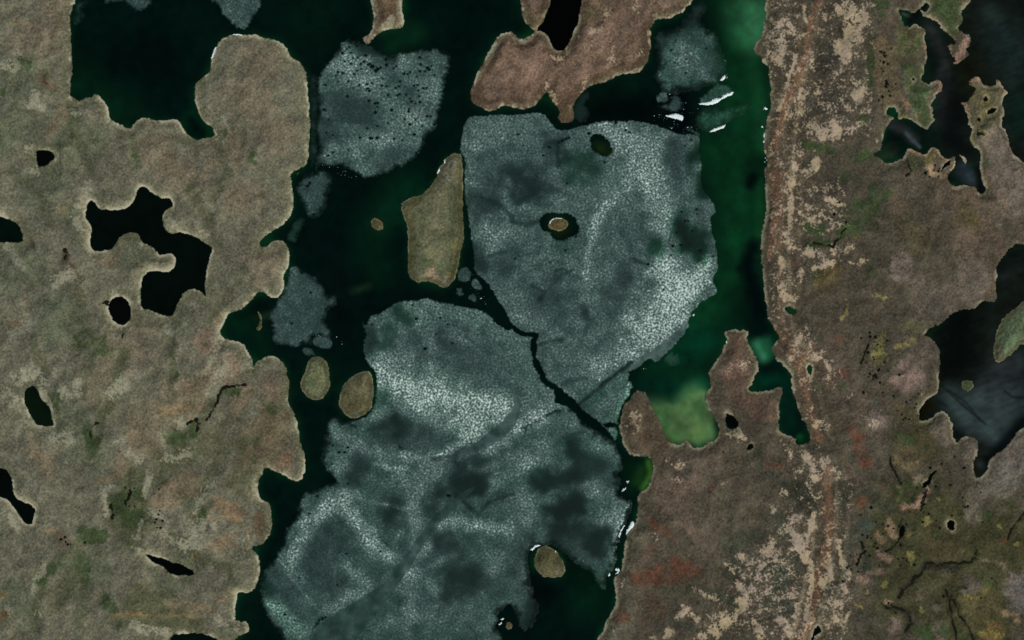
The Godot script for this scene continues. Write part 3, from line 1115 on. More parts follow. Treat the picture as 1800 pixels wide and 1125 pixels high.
var PONDS := {
	"angular": [63.4,266.6,66.6,264.5,80,264.7,90.6,267.4,96.5,274.6,95.4,279.9,88,285.3,81.3,290.6,68.8,291.1,65.3,282.6,64,274.6],
	"edge_lake": [-60,372,0,380.8,10.7,384,24,390.6,33.3,397.3,37.3,408,40.5,421.3,34.7,425.3,16,425.3,0,425.3,-60,427],
	"branching": [157.3,353.3,161.3,352,165.3,354.6,170.6,362.6,177.3,368,191.9,369.3,210.6,370.1,221.3,366.6,229.3,361.3,234.6,354.6,238.6,345.3,242.6,334.7,247.9,328.5,255.9,330.1,265.3,337.3,274.6,344,285.3,348.8,295.9,348,301.3,352,303.4,358.6,299.9,365.3,291.9,369.3,286.6,377.3,285.3,389.3,287.9,400,295.9,409.3,306.6,410.6,314.6,408.8,327.9,412,343.9,417.3,357.2,425.3,369.2,433.3,372.4,438.6,369.2,450.6,365.2,464,362,479.9,360.4,495.9,360.4,511.9,362,523.9,358.6,517.3,349.2,509.3,338.6,506.6,327.9,511.9,318.6,519.9,311.9,533.3,306.6,546.6,302.6,554.1,289.3,554.1,274.6,549.3,261.3,543.9,250.6,541.3,247.9,530.6,248.5,509.3,250.1,493.3,253.3,483.9,266.6,477.3,282.6,477.3,295.9,477.8,305.3,471.9,309.3,461.3,307.9,450.6,301.3,444.8,282.6,447.4,274.6,440,261.3,430.6,251.9,426.6,246.6,416,241.3,410.6,229.3,408,218.6,410.6,207.9,420,202.6,429.3,195.9,437.3,186.6,439.4,170.6,441.3,161.3,437.3,158.6,429.3,160,416,161.3,402.6,159.4,394.6,154.6,388,150.6,381.3,152,370.6,154.6,360],
	"round": [198.6,525.3,210.6,522.1,221.3,526.6,227.9,535.9,229.8,549.3,226.6,562.6,218.6,569.3,210.6,570.6,202.6,566.6,195.9,557.3,191.4,546.6,191.9,533.3],
	"kidney": [44,688,50.7,681.3,58.7,679.4,66.6,688,72,698.6,80,710.6,89.3,720,90.6,733.3,93.3,746.6,82.6,748.7,68,746.6,60,738.6,53.3,728,48,717.3,44,706.6],
	"bent": [-16,819.7,0,822.3,8,825,14.7,830.3,20,841,21.9,854.3,23.5,867.7,29.3,877,40,882.3,50.7,886.3,60.8,894.3,60,905,56,921,48,920.4,40,914.3,33.3,902.3,24,890.3,16,879.7,8,875.7,0,873,-16,873],
	"long": [257.3,974.8,262.6,974.8,271.9,978.3,287.9,982.8,295.9,985,303.9,989.5,314.6,990.8,325.2,995.6,337.2,1002.3,340.7,1007.6,334.6,1011.6,322.6,1009,313.2,1011.1,303.9,1009.5,294.6,1003.6,289.3,997,278.6,992.4,269.3,987.1,262.6,982.3],
	"bottom": [301.3,1120.9,305.3,1116.9,314.6,1115.1,333.2,1113.5,354.6,1114.3,373.2,1120.4,383.9,1128.9,380,1160,330,1170,300,1140],
	"headland": [975,-60,969,-12,967.2,5.3,962.6,21.3,954.7,37.3,944,53.3,950.7,54.7,960,58.7,965.3,66.6,969.3,77.3,976,86.6,985.3,89.3,993.3,85.3,1000,74.6,1005.3,61.3,1012,48,1017.3,32,1020,13.3,1022.1,0,1024,-60],
	"ragged": [1277.2,725.3,1282.6,729.3,1289.2,732,1294.6,738.6,1298.6,746.6,1294.6,751.9,1286.6,754.1,1278.6,749.3,1275.9,741.3],
	"round_east": [1312.7,783.4,1319.9,780.5,1325,785.3,1321.8,790.3,1314.6,790.3],
	"green_oval": [1381.5,542.6,1390,539.1,1398,546.1,1397.5,551.9,1388.7,551.4,1383.3,547.9],
	"green_slit": [1419.8,644,1426,644,1427.8,652,1425.2,657.6,1420.9,653.8],
	"wedge": [1665.4,917,1669.9,913.8,1675.8,915.1,1677.1,923.6,1675.2,931.1,1668,928.4],
	"creek_head": [1438,1101.2,1442.5,1107.6,1439.8,1114.3,1433.2,1118.3,1428.6,1128.9,1424.6,1128.9,1430,1112.9],
	"creek_pool": [1645.4,827.1,1641.9,834.3,1636.6,841,1634.7,850.3,1624.6,857.5,1620.9,856.5,1625.1,847.7,1631.3,843.7,1633.9,833,1637.9,829],
	"seep": [1582.5,925.8,1588.6,924.2,1590.7,930.3,1587.3,939.6,1581.4,946.3,1580.9,934.3],
	"isl_a": [1728.6,173.8,1732.6,170.6,1736.6,174.6,1734.7,179.2,1729.9,178.1],
	"isl_b": [1735.2,196.7,1741.9,192.5,1750.4,190.9,1749.9,195.9,1741.9,200.5,1736.6,200.5],
	"isl_c": [1719.2,210.1,1722.4,207.4,1725.4,211.1,1721.9,213.8],
	"cove": [1670.7,282.1,1671.2,287.4,1659.3,295.4,1654.5,300.7,1656.6,291.9,1664.6,284.7],
	"mound": [1603.3,139.2,1605.9,137.8,1608.1,140.8,1605.4,143.2],
	"lagoon": [1712,-60,1706.7,0,1695.2,13.3,1689.9,26.7,1691.2,40,1684.6,50.7,1693.9,57.3,1703.2,61.3,1705.9,74.6,1699.2,88,1701.9,96,1693.9,104,1683.2,112,1673.9,111.4,1681.4,106.1,1673.9,98.6,1668.6,90.6,1667.2,80,1672.6,76,1680.6,80,1676.6,70.6,1669.9,64,1661.9,54.7,1651.3,45.3,1640.6,34.7,1621.9,29.3,1619.3,24,1617.4,18.1,1627.3,18.7,1632.6,9.3,1624.6,4,1621.9,10.1,1613.9,16,1605.9,22.7,1597.9,20,1580.6,18.7,1584.6,29.3,1591.3,44,1600.6,46.7,1608.6,41.3,1621.9,49.3,1627.3,57.3,1626.7,69.3,1628.6,80,1629.9,90.6,1628.6,106.6,1624.6,117.3,1625.9,128,1620.6,133.3,1621.9,142.6,1635.3,147.2,1635.8,144,1651.3,141.3,1657.9,148,1653.9,160,1644.6,166.6,1643.3,173.3,1636.6,181.3,1640.1,194.6,1639.3,205.3,1644.6,207.9,1637.9,218.6,1629.9,226.6,1616.6,222.6,1605.9,215.9,1589.9,209.3,1580.6,208.7,1577.9,198.6,1571.3,189.8,1561.9,190.6,1561.1,199.9,1570.7,204.7,1563.3,215.9,1557.9,226.6,1552.6,239.9,1551.3,255.9,1547.3,265.3,1536.6,270.6,1545.9,277.3,1563.3,286.6,1581.9,279.9,1593.9,266.6,1597.9,261.3,1613.9,266.6,1624.6,271.9,1632.6,261.3,1640.6,257.3,1648.6,262.6,1659.3,274.6,1669.4,279.9,1676.6,275.4,1687.2,271.9,1695.8,277.3,1699.2,289.3,1696,286.6,1688.6,276.7,1680.6,277.3,1680,284,1677.4,293.3,1669.9,305.3,1667.2,314.7,1669.9,324,1680.6,328,1693.9,325.3,1704.6,326.7,1712.6,328,1720.6,337.3,1728.6,340,1731.2,330.7,1725.9,314.7,1721.9,296,1721.9,282.7,1723.2,282.6,1720.6,263.9,1709.9,255.9,1704.6,247.9,1705.9,234.6,1708.6,226.6,1701.9,218.6,1699.2,202.6,1696.6,189.3,1689.9,181.3,1699.2,177.3,1709.9,165.3,1715.2,154.6,1704.6,149.3,1703.2,141.3,1715.2,134.6,1722.7,138.6,1725.9,148,1739.2,149.3,1749.9,149.3,1752.6,140,1759.2,145.3,1768.6,157.3,1771.2,165.3,1763.2,170.6,1761.9,184,1765.9,197.3,1761.9,210.6,1761.9,221.3,1769.9,231.9,1773.9,250.6,1779.2,266.6,1789.9,277.3,1800,285.3,1830,305,1954,330,1954,-60],
	"east_lake": [1954,440,1830,425,1800,429.3,1787.2,429.8,1776.6,436,1765.9,448,1756.6,461.3,1752.6,477.3,1751.2,501.3,1749.4,527.9,1728.6,529.3,1721.9,535.9,1712.6,542.6,1693.9,543.9,1677.9,550.6,1664.6,559.9,1651.3,569.3,1637.9,575.4,1648.6,570.7,1635.3,576,1625.9,588,1632.6,592,1643.3,600,1649.9,613.3,1652.6,629.3,1651.3,650.6,1651.3,672,1648.6,688,1636.6,698.6,1628.6,704,1619.3,717.3,1616.1,730.6,1617.9,738.6,1629.9,737.3,1641.9,729.3,1651.3,722.6,1659.3,722.6,1669.9,733.3,1673.9,744,1675.2,759.9,1678.4,773.3,1681.9,778.6,1688.6,770.6,1701.9,765.8,1711.2,769.3,1717.9,775.9,1720,789.3,1715.2,805.3,1711.2,821.3,1709.9,827.9,1720.6,839.9,1733.9,826.6,1737.9,813.3,1743.2,802.6,1755.2,794.6,1765.9,786.6,1776.6,775.9,1787.2,759.9,1800,749.3,1830,720,1954,700],
}
var ISLANDS := {
	"big": [768.6,305.3,771.2,296,779.2,288,781.9,278.7,791.2,272,801.9,269.9,811.2,274.1,813.1,288,813.9,312,813.9,346.6,813.9,373.3,815.2,394.6,816.6,410.6,813.9,426.6,809.9,445.3,807.2,461.3,803.2,477.3,799.2,490.6,791.2,499.9,783.2,506.1,773.9,503.4,761.9,498.1,751.3,495.4,735.3,496.5,724.6,491.9,717.9,481.3,716.6,466.6,717.1,445.3,716.6,424,716.6,405.3,712.6,389.3,707.3,376,704.6,362.6,708.6,354.6,719.3,348.8,735.3,344,745.9,337.3,756.6,326.7,764.6,314.7],
	"islet": [651.3,393.3,653.1,386.6,659.3,383.4,667.3,386.6,673.9,393.3,675.3,398.6,669.9,404,661.9,404,655.3,400],
	"pear": [530,666.6,535.3,656,540.6,640,547.3,629.3,556.6,625.3,567.3,628.8,575.3,637.3,578,650.6,579.3,664,580.6,674.6,576.6,688,568.6,698.6,558,704,546,701.3,535.3,693.3,528.6,682.6,527.8,673.3],
	"egg": [598,693.3,602,680,610,669.3,623.3,658.6,634,653.3,644.6,652,652.6,657.3,655.8,672,656.6,690.6,655.3,706.6,651.3,720,640.6,729.3,623.3,736,611.3,732,602,722.6,596.1,712,596.6,701.3],
	"ring": [965.3,392,969.3,385.3,977.3,382.6,988,383.4,997.3,389.3,998.6,396,994.6,402.6,982.6,405.8,972,404,965.3,398.6],
	"south": [938.7,990.3,940,977,946.7,965,956,959.6,968,962.3,978.6,970.3,986.6,981,992,993,992,1006.3,984,1014.3,969.3,1014.8,956,1014.3,946.7,1006.3,940,998.3],
	"speck": [889.3,1099.6,891.2,1094.3,896.5,1092.9,900.5,1098.3,897.9,1104.9,892.5,1105.5],
	"sliver": [454,548,459,556,461,567,460,576,454,582,450,579,454,571,456,561],
	"lake_isle": [1880,470,1830,512,1800,529.3,1787.2,538.6,1771.2,551.9,1760.6,563.9,1752.6,581.3,1748.6,600,1745.9,618.7,1747.2,632,1753.9,637.3,1765.9,632,1776.6,624,1787.2,613.3,1795.2,605.3,1815,600,1880,560],
	"lake_islet": [1690.7,677.3,1693.9,670.6,1701.9,667.2,1709.9,670.6,1713.1,677.3,1708.6,684,1700.6,687.2,1692.6,684],
}
var POND_INFO := {
	"angular": ["pond", "small angular black pond with a tan bank, near the upper left corner", Color8(5,6,5)],
	"edge_lake": ["pond", "dark green-black lake end cut off by the left edge, left of the branching lake", Color8(3,15,10)],
	"branching": ["pond", "large branching black lake of three lobes in the western tundra", Color8(3,10,7)],
	"round": ["pond", "round black pond just below left of the branching lake", Color8(5,6,5)],
	"kidney": ["pond", "dark green kidney-shaped pond with pale and orange banks", Color8(8,20,10)],
	"bent": ["pond", "bent black pond at the left edge below the kidney-shaped pond", Color8(3,8,6)],
	"long": ["pond", "long narrow black pond slanting across the lower left tundra", Color8(4,5,5)],
	"bottom": ["pond", "dark pond cut off by the bottom edge, left of the lake", Color8(3,15,10)],
	"headland": ["pond", "deep black pond between two arms of the northern headland", Color8(2,2,2)],
	"ragged": ["pond", "ragged black pond above a bare sand patch on the brown peninsula", Color8(4,5,4)],
	"round_east": ["pond", "tiny round black pond at the foot of the bare sand patch", Color8(6,8,5)],
	"green_oval": ["pond", "tiny oval green pond with a pale rim on the sandy ridge", Color8(12,44,22)],
	"green_slit": ["pond", "slim green pond inside a pale elongated rim on the ridge", Color8(12,44,26)],
	"wedge": ["pond", "wedge-shaped black pond with a yellowish rim in the south-east marsh", Color8(4,5,4)],
	"creek_head": ["pond", "black pond cut off by the bottom edge beside the ridge track", Color8(5,5,4)],
	"creek_pool": ["pond", "narrow black creek pool above the pinkish bare mud in the marsh", Color8(5,5,4)],
	"seep": ["pond", "small black pool beside the ringed mound in the south-east marsh", Color8(5,5,4)],
	"isl_a": ["pond", "dark pool in a wide yellow ring on the marsh spit, the northern one", Color8(10,6,4)],
	"isl_b": ["pond", "slanting dark pool in a yellow ring, middle of the marsh spit", Color8(10,6,4)],
	"isl_c": ["pond", "round tiny dark pool left of the slanting pool on the marsh spit", Color8(14,10,5)],
	"cove": ["pond", "narrow black cove between tan banks south of the lagoon", Color8(5,6,5)],
	"mound": ["pond", "tiny dark pool in the middle of the green marsh by the lagoon", Color8(10,14,8)],
	"lagoon": ["lagoon", "dark grey-green lagoon in the upper right corner", null],
	"east_lake": ["lagoon", "dark grey lake at the right edge with streaks of thin ice", null],
}
var ISLAND_INFO := {
	"big": ["island", "large olive green island west of the big central floe, with a bare southern tip", "island", 4.0],
	"islet": ["island", "tiny round olive islet in dark water west of the large olive island", "islet", 1.5],
	"pear": ["island", "pear-shaped pale green island close to the western shore", "island", 3.0],
	"egg": ["island", "egg-shaped olive island touching the ice of the middle floe", "island", 3.0],
	"ring": ["island", "small oval ringed islet in a hole of the central floe", "islet", 2.0],
	"south": ["island", "round olive island in dark water at the southern end of the lake", "island", 3.0],
	"speck": ["island", "tiny brown islet with a reddish top at the bottom edge", "islet", 1.2],
	"sliver": ["island", "thin crescent islet in the green bay of the western shore", "islet", 1.0],
	"lake_isle": ["island", "long green island at the right edge in the dark grey lake", "island", 3.5],
	"lake_islet": ["island", "small round green islet in the dark grey eastern lake", "islet", 2.0],
}
var CREEKS := [
	["west_a", 1.15, [429.8,676.5,415.9,677.8,399.9,678.9,391.9,682.1,386.6,690.6,382.6,704,377.2,717.3,370.6,728,364.7,736.5], "thin black creek bending round a green islet on the western shore"],
	["west_b", 1.58, [330.6,745.3,338.6,740.8,347.9,736.5,351.4,744,346.6,757.3], "short black creek pool beside a yellow patch in the western tundra"],
	["west_c", 1.01, [172,742.1,165.3,749.3,159.4,758.6,161.3,767.9], "thin black creek in a green hollow right of the kidney pond"],
	["west_d", 1.30, [194.1,887.6,197.3,897,197.8,910.3], "short dark creek at the left of the green bog"],
	["west_e", 1.15, [229.8,862.3,227.1,873,221.3,885], "dark creek at the top right of the green bog"],
	["marsh_a", 1.37, [1577.9,1048.4,1585.9,1035.6,1600.6,1021.7,1616.6,1009,1622.5,993.5,1632.6,987.6,1645.9,993.5,1661.9,987.1,1683.2,989.8,1701.9,985.5,1710.4,977,1713.9,966.3], "long dark creek winding through the south-east marsh"],
	["marsh_b", 0.72, [1771.2,946.3,1776.6,931.6,1787.2,915.6,1800,899.1], "thin creek running to the right edge in the south-east marsh"],
	["marsh_c", 0.72, [1659.8,1035.6,1667.2,1056.9,1669.9,1080.9,1677.9,1107.6,1679.5,1124.9], "thin creek flowing to the bottom between grey mounds"],
	["marsh_d", 0.72, [1669.9,1046.3,1676.6,1062.3,1691.2,1091.6,1704.6,1107.6,1708.6,1124.9], "thin creek beside the grey mounds, slanting to the bottom edge"],
	["marsh_e", 0.86, [1584.6,910.3,1581.9,921,1579.3,926.3], "tiny creek leading down into a small black pool"],
	["marsh_f", 0.86, [1629.9,859.7,1625.9,871.7,1619.3,882.3,1616.6,895.6], "ragged black creek below the narrow creek pool"],
	["marsh_g", 0.72, [1581.9,947.6,1573.9,955.6,1565.9,963.6,1555.3,967.6], "thin dark creek along the edge of the pinkish bare mud"],
	["marsh_h", 0.79, [1515.3,955.6,1516.6,969,1510,982.3,1504.6,991.6], "thin dark creek left of the pinkish bare mud"],
	["mid_a", 0.86, [1524.6,607.5,1518.5,621.3,1512.6,637.3], "thin black creek left of the yellow-green marsh patch"],
	["mid_b", 1.30, [1534,659.2,1539.3,660,1542.5,666.1], "short black creek below the yellow-green marsh patch"],
	["mid_c", 1.15, [1595.3,280,1593.9,290.7,1599.3,304,1591.3,309.3], "black ragged creek just south of the lagoon's western arm"],
	["mid_d", 0.72, [1483.3,402.6,1475.3,418.6,1462,433.3,1443.3,429.3,1430,426.6], "thin dark creek through the bright green patch by the sandy ridge"],
	["mid_e", 0.72, [1563.3,801.3,1565.4,815.9,1576.6,837.3,1582.5,850.6,1584.6,849], "long thin creek running south from the tan marsh pools"],
	["sw_a", 1.01, [1552.6,1064.9,1563.3,1068.9,1573.9,1066.3,1589.9,1072.9,1597.9,1080.9,1599.3,1094.3,1589.9,1112.9], "thin dark creek round the brown mound near the bottom right"],
	["bog_a", 1.08, [184,533.3,187.9,529.3,189.8,535.9], "tiny dark creek left of the round black pond"],
	["bog_b", 1.73, [114.6,438.6,119.4,445.3,117.3,453.3], "brown-black bog channel west of the branching lake"],
	["bog_c", 0.94, [217.3,578.7,219.1,586.7,215.9,594.7], "tiny dark creek flowing down from the round black pond"],
	["mud_a", 1.58, [1717.9,234.6,1724.6,237.3], "dark short channel in a ring at the foot of the marsh spit"],
	["marsh_i", 0.72, [1547.3,90.6,1552.6,98.6], "faint dark creek in the brown part of the northern marsh"],
	["marsh_j", 1.08, [1557.9,146.6,1565.9,157.3], "short dark creek beside the tan mud of the northern marsh"],
]
var REGIONS := [
	[5, [1346,-140,1545,-140,1535,60,1528,240,1440,262,1412,300,1480,300,1490,395,1420,420,1410,440,1500,455,1480,470,1400,500,1385,560,1440,600,1480,660,1440,720,1440,790,1500,840,1490,960,1500,1060,1440,1260,1250,1260,1230,1100,1300,1010,1330,960,1400,860,1370,770,1400,740,1370,600,1352,560,1352,300,1340,100]],
	[6, [1500,830,1540,770,1600,690,1690,740,1700,840,1960,840,1960,1270,1470,1270,1500,1060,1490,960]],
	[7, [1545,-140,1720,-140,1700,100,1640,260,1560,300,1530,250,1535,60]],
	[8, [1640,120,1780,120,1830,300,1960,330,1960,440,1800,420,1740,350,1690,300]],
]
var LANDS := [
	[1, "tundra", "olive and pinkish speckled tundra west of the lake", "tundra"],
	[2, "peninsula", "narrow brown peninsula with pale shores reaching in from the top edge", "peninsula"],
	[3, "headland", "brown headland with pinkish heath and pale beaches north of the central ice", "headland"],
	[4, "heath", "dark brown heath east of the lake", "heath"],
	[5, "beach_ridge", "sandy beach ridge with a brown track running down along the east shore", "beach ridge"],
	[6, "marsh", "dark olive marsh with yellow mounds in the lower right", "marsh"],
	[7, "marsh", "green and tan marsh on the west side of the lagoon", "marsh"],
	[8, "marsh", "spit of marsh with yellow-ringed pools beside the lagoon", "marsh"],
]
var FLOES := [
	["north", 7.0, 0.35, [559.8,134.6,567.3,122.6,578,106.6,588.6,93.3,596.6,82.6,603.3,74.6,615.3,70.6,628.6,71.4,637.9,77.3,649.9,81.3,663.3,85.3,671.3,93.3,684.6,97.3,692.6,93.3,700.6,90.1,716.6,89.3,732.6,86.6,748.6,88,764.6,85.3,780.6,89.3,792.6,98.6,791.8,112,787.2,128,783.2,141.3,780.6,160,777.9,176,773.9,194.6,767.2,213.3,765.9,226.6,753.9,234.6,745.9,253.3,732.6,274.6,716.6,285.3,703.3,294.6,697.9,293.3,679.3,304,657.9,310.7,641.9,313.3,631.3,306.7,610,296,594,290.7,578,292,564.6,290.7,556.6,297.3,552.6,287.9,556.6,274.6,562,255.9,556.6,239.9,556.1,218.6,559.3,197.3,557.2,173.3,556.1,154.6], 1.1, "grey floe dotted with many black melt holes, north-west of the central floe", 0.1],
	["north_tail", 9.0, 0.15, [543.8,130.6,550,128,557.2,134.6,556.6,160,557.7,186.6,556.1,213.3,557.2,239.9,558.8,263.9,552.6,287.9,546,293.3,543.8,266.6,546,239.9,545.4,202.6,543.8,160], 0.5, "strip of faint dark ice between the tan peninsula and the floe with melt holes", 0.05],
	["west_shore", 11.0, 0.25, [518,330.7,524.6,317.3,535.3,306.7,551.3,302.7,567.3,301.3,580.6,304,582,325.3,575.3,346.6,572.6,365.3,559.3,380,548.6,382.6,538,373.3,530,354.6,520.6,341.3], 0.7, "dim dark floe hugging the shore north of the little western lobe", 0.05],
	["shore_scrap", 7.0, 0.17, [515.3,397.3,520.6,385.3,530,380,535.8,386.6,534.8,400,524.6,408,522,424,511.3,425.3,503.3,416,507.3,404], 0.5, "faint scrap of thin ice in the narrow green inlet", 0.6],
	["west", 7.0, 0.27, [474,562.6,479.3,541.3,492.7,519.9,503.3,493.3,510,471.9,522,468.7,538,477.3,556.6,490.6,570,503.9,575.3,519.9,591.3,519.9,590,535.9,575.3,546.6,572.6,562.6,578,579.9,578,576,583.3,589.3,580.6,594.7,567.3,592,548.6,592,548.6,606.7,530,604,519.3,610.7,503.3,606.7,482,604,479.3,584,475.3,565.3], 0.9, "dark blue-grey floe off the western shore, north of the pear-shaped island", 0.05],
	["west_chip", 3.0, 0.26, [550,594.7,559.3,590.7,575.3,592,584.1,600,582,612,571.3,614.1,559.3,610.7,551.3,606.7], 0.8, "small pale chip broken off the south edge of the dark blue-grey western floe", 0.05],
	["west_crumb", 3.0, 0.22, [530,614.7,540.6,610.7,550,616,554,624,542,626.1,534,621.9], 0.6, "smallest crumb of ice just above the pear-shaped island", 0.05],
	["top_a", 12.0, 0.2, [160,-60,138.6,-8,157.3,2.7,146.6,13.3,148,26.7,141.3,40,132,46.7,128,37.3,130.6,16,133.3,2.7,140,-60], 0.5, "thin shadowy ice along the western shore in the top left bay", 0.6],
	["top_b", 5.0, 0.25, [185,-60,184,-5.3,184,8,199.9,5.3,213.3,2.7,226.6,10.7,239.9,20,253.3,17.3,266.6,8,269.3,-5.3,275,-60], 0.6, "dim ice fringe at the top edge of the north-west bay", 0.05],
	["top_c", 4.0, 0.32, [362,-60,366.6,-5.3,381.2,8,391.9,24,405.2,40,426.6,52,437.2,42.7,445.2,29.3,453.2,18.7,458.5,5.3,460,-60], 0.9, "pointed grey floe hanging from the top edge above the tan peninsula", 0.05],
	["bay", 16.0, 0.29, [1153.3,88,1150.6,66.6,1163.9,53.3,1187.9,48,1206.6,26.7,1219.9,8,1235.9,2.7,1241.2,16,1233.2,29.3,1238.6,45.3,1249.2,53.3,1259.9,64,1267.9,82.6,1273.2,101.3,1277.2,120,1275.9,133.3,1265.2,141.3,1249.2,152,1233.2,157.3,1206.6,161.3,1187.9,165.3,1166.6,160,1155.9,146.6,1147.9,138.6,1154.6,117.3], 0.9, "soft-edged grey floe in the north-east bay beside the headland", 0.25],
	["bay_chip", 3.0, 0.3, [1153.3,170.6,1158.6,164,1167.9,161.3,1175.9,172,1173.3,179.2,1161.3,179.2,1154.6,177.3], 0.7, "small round pale floe in black water south-west of the bay floe", 0.05],
	["bay_plate", 5.0, 0.26, [1154.6,187.9,1166.6,182.6,1174.6,181.3,1179.9,170.6,1190.6,169.3,1201.3,177.3,1202.6,186.6,1193.3,195.9,1177.3,196.7,1169.3,191.9], 0.7, "dim rounded floe just right of the small round pale floe", 0.05],
	["ridge_plate", 5.0, 0.28, [1229.2,181.3,1231.9,170.6,1241.2,162.6,1246.6,154.6,1262.6,149.3,1278.6,148,1283.9,154.6,1289.2,161.3,1281.2,168,1267.9,173.3,1257.2,180,1241.2,184], 0.8, "small floe bordered below by a bright white curved ridge", 0.5],
	["green_plate", 13.0, 0.27, [1223.1,222.6,1226.6,197.3,1246.6,189.3,1267.9,190.6,1286.6,186.6,1305.2,182.6,1319.9,184,1313.2,194.6,1294.6,206.6,1275.9,219.9,1254.6,230.6,1241.2,229.8], 0.6, "long greenish translucent floe pointing to the east shore", 0.8],
	["faint", 7.0, 0.22, [1167.4,630.6,1174.6,620,1182.6,617.3,1193.3,628,1193.8,638.6,1179.9,642.6,1170.6,638.6], 0.4, "faint pale round floe alone in the green bay by the brown peninsula", 0.8],
	["cove_scrap", 8.0, 0.1, [1012,210.6,1009.3,191.9,1020,170.6,1033.3,160,1037.3,170.6,1028,181.3,1038.6,199.9,1033.3,210.6,1020,214.6], 0.4, "barely visible dark ice beside the southern tip of the headland", 0.05],
	["crumbs", 4.0, 0.15, [1205.3,223.9,1210.6,220.7,1217.2,226.6,1227.9,231.9,1229.2,241.3,1218.6,235.9,1209.3,231.4], 0.5, "dark ice crumbs off the north-east corner of the central floe", 0.05],
	["frag_a", 3.0, 0.27, [804.6,477.3,817.9,469.3,827.2,475.9,828.6,486.6,819.2,495.9,805.9,494.6], 0.7, "largest ice fragment by the southern end of the large olive island", 0.05],
	["frag_b", 2.0, 0.25, [799.2,511.9,803.2,505.3,812.6,506.6,815.8,515.9,809.9,522.1,801.4,518.6], 0.7, "lowest left ice fragment in the black gap south of the large olive island", 0.05],
	["frag_c", 2.0, 0.32, [828,493.3,835.2,487.9,847.2,501.3,847.2,509.3,836.6,510.6,827.2,502.6], 0.8, "brightest ice fragment, next to the central floe at the head of the crack", 0.05],
	["frag_d", 2.0, 0.27, [821.9,523.9,829.9,514.6,837.9,517.3,837.9,527.9,831.2,531.1], 0.7, "lower right ice fragment in the gap at the head of the crack", 0.05],
	["frag_e", 2.0, 0.25, [839.2,514.6,844.6,514.1,845.1,521.3,840.3,523.1], 0.6, "tiny ice fragment touching another one at the head of the crack", 0.05],
	["centre", 1.6, 0.34, [812,229.3,815.2,215.9,823.2,205.3,833.9,201.3,849.9,202.6,876.6,199.4,900,200.5,916,198.6,940,197.3,956,198.6,966.6,210.6,977.3,223.9,993.3,226.6,1012,222.6,1033.3,217.3,1049.3,213.3,1070.6,210.6,1091.9,211.9,1113.3,210.6,1134.6,213.3,1155.9,219.9,1174.6,226.6,1190.6,233.3,1206.6,234.6,1219.9,234.6,1230.6,239.9,1230.6,255.9,1231.9,279.9,1234.6,285.3,1233.2,309.3,1237.2,330.7,1246.6,344,1254.6,357.3,1258.6,370.6,1250.6,386.6,1253.2,405.3,1258.6,429.3,1262,450.6,1262.6,471.9,1254.6,490.6,1259.9,506.6,1260.4,514.6,1251.9,522.6,1238.6,527.9,1225.2,541.3,1217.2,551.9,1210.6,567.9,1213.2,568,1203.9,586.7,1187.9,605.3,1169.3,624,1153.3,637.3,1139.9,632,1126.6,645.3,1113.3,652,1102.6,654.6,1086.6,665.3,1070.6,674.6,1049.3,690.6,1033.3,702.6,1018.6,714.6,1016,712,1006.6,702.6,997.3,695.4,988,685.8,980,680,962.6,669.3,956,656,948,640,941.3,629.8,942.7,613.3,941.3,600,944,586.7,932,585.3,916,582.7,900,570.7,893.9,562.6,887.2,546.6,876.6,533.3,865.9,514.6,855.2,498.6,844.6,487.9,833.9,477.3,831.2,450.6,827.2,418.6,823.2,392,820.6,373.3,815.8,346.6,815.2,306.7,815.8,282.6,808.6,266.6,808,250.6], 1.3, "largest pale grey floe in the middle, bright on its south-east side", 0.05],
	["wedge", 2.5, 0.33, [1017.3,710.6,1030.6,696.5,1046.6,684,1067.4,668.8,1084,659.2,1099.4,650.1,1109.3,656.5,1106.6,666.6,1115.4,680,1108.5,688,1107.9,696.5,1098.6,706.6,1093.3,720,1088.7,736,1087.7,746.6,1070.6,744.5,1062.6,746.1,1065.3,749.8,1084,750.6,1085.3,770.6,1080,775.4,1072,765.3,1062.6,754.6,1052,744,1038.6,733.3,1025.3,722.6], 1.0, "teal wedge-shaped floe between the crack and the brown peninsula", 0.2],
	["middle", 2.2, 0.38, [687.3,535.9,705.9,526.6,727.3,526.6,751.3,522.6,769.9,527.9,796.6,533.3,823.2,538.6,844.6,543.9,863.2,554.6,871.2,565.3,887.2,575.9,900,576.5,913.3,586.7,929.3,589.9,937.3,592,934.1,602.7,936,618.7,937.3,630.6,938.7,641.3,946.7,650.6,952,666.6,961.3,677.3,973.3,684,977.3,696,977.3,706.6,996,711.4,1008,722.6,985.3,725.3,966.6,730.6,945.3,744,916,757.3,905,764,880,777,850,790,822,800,800,806,769.9,803.9,743.3,806.6,716.6,809.3,705.9,801.3,697.9,786.6,668.6,770.6,636.6,762.6,620.6,751.9,610,742.6,620.6,738.6,636.6,733.3,652.6,720,656.6,709.3,658.7,693.3,660.1,672,657.4,653.3,647.3,642.6,640.6,626.6,636.6,608,641.9,586.7,637.9,576,639.3,560,640.6,570.6,652.6,554.6,671.3,546.6], 1.5, "grey floe with a broad bright band, south-west of the long crack", 0.12],
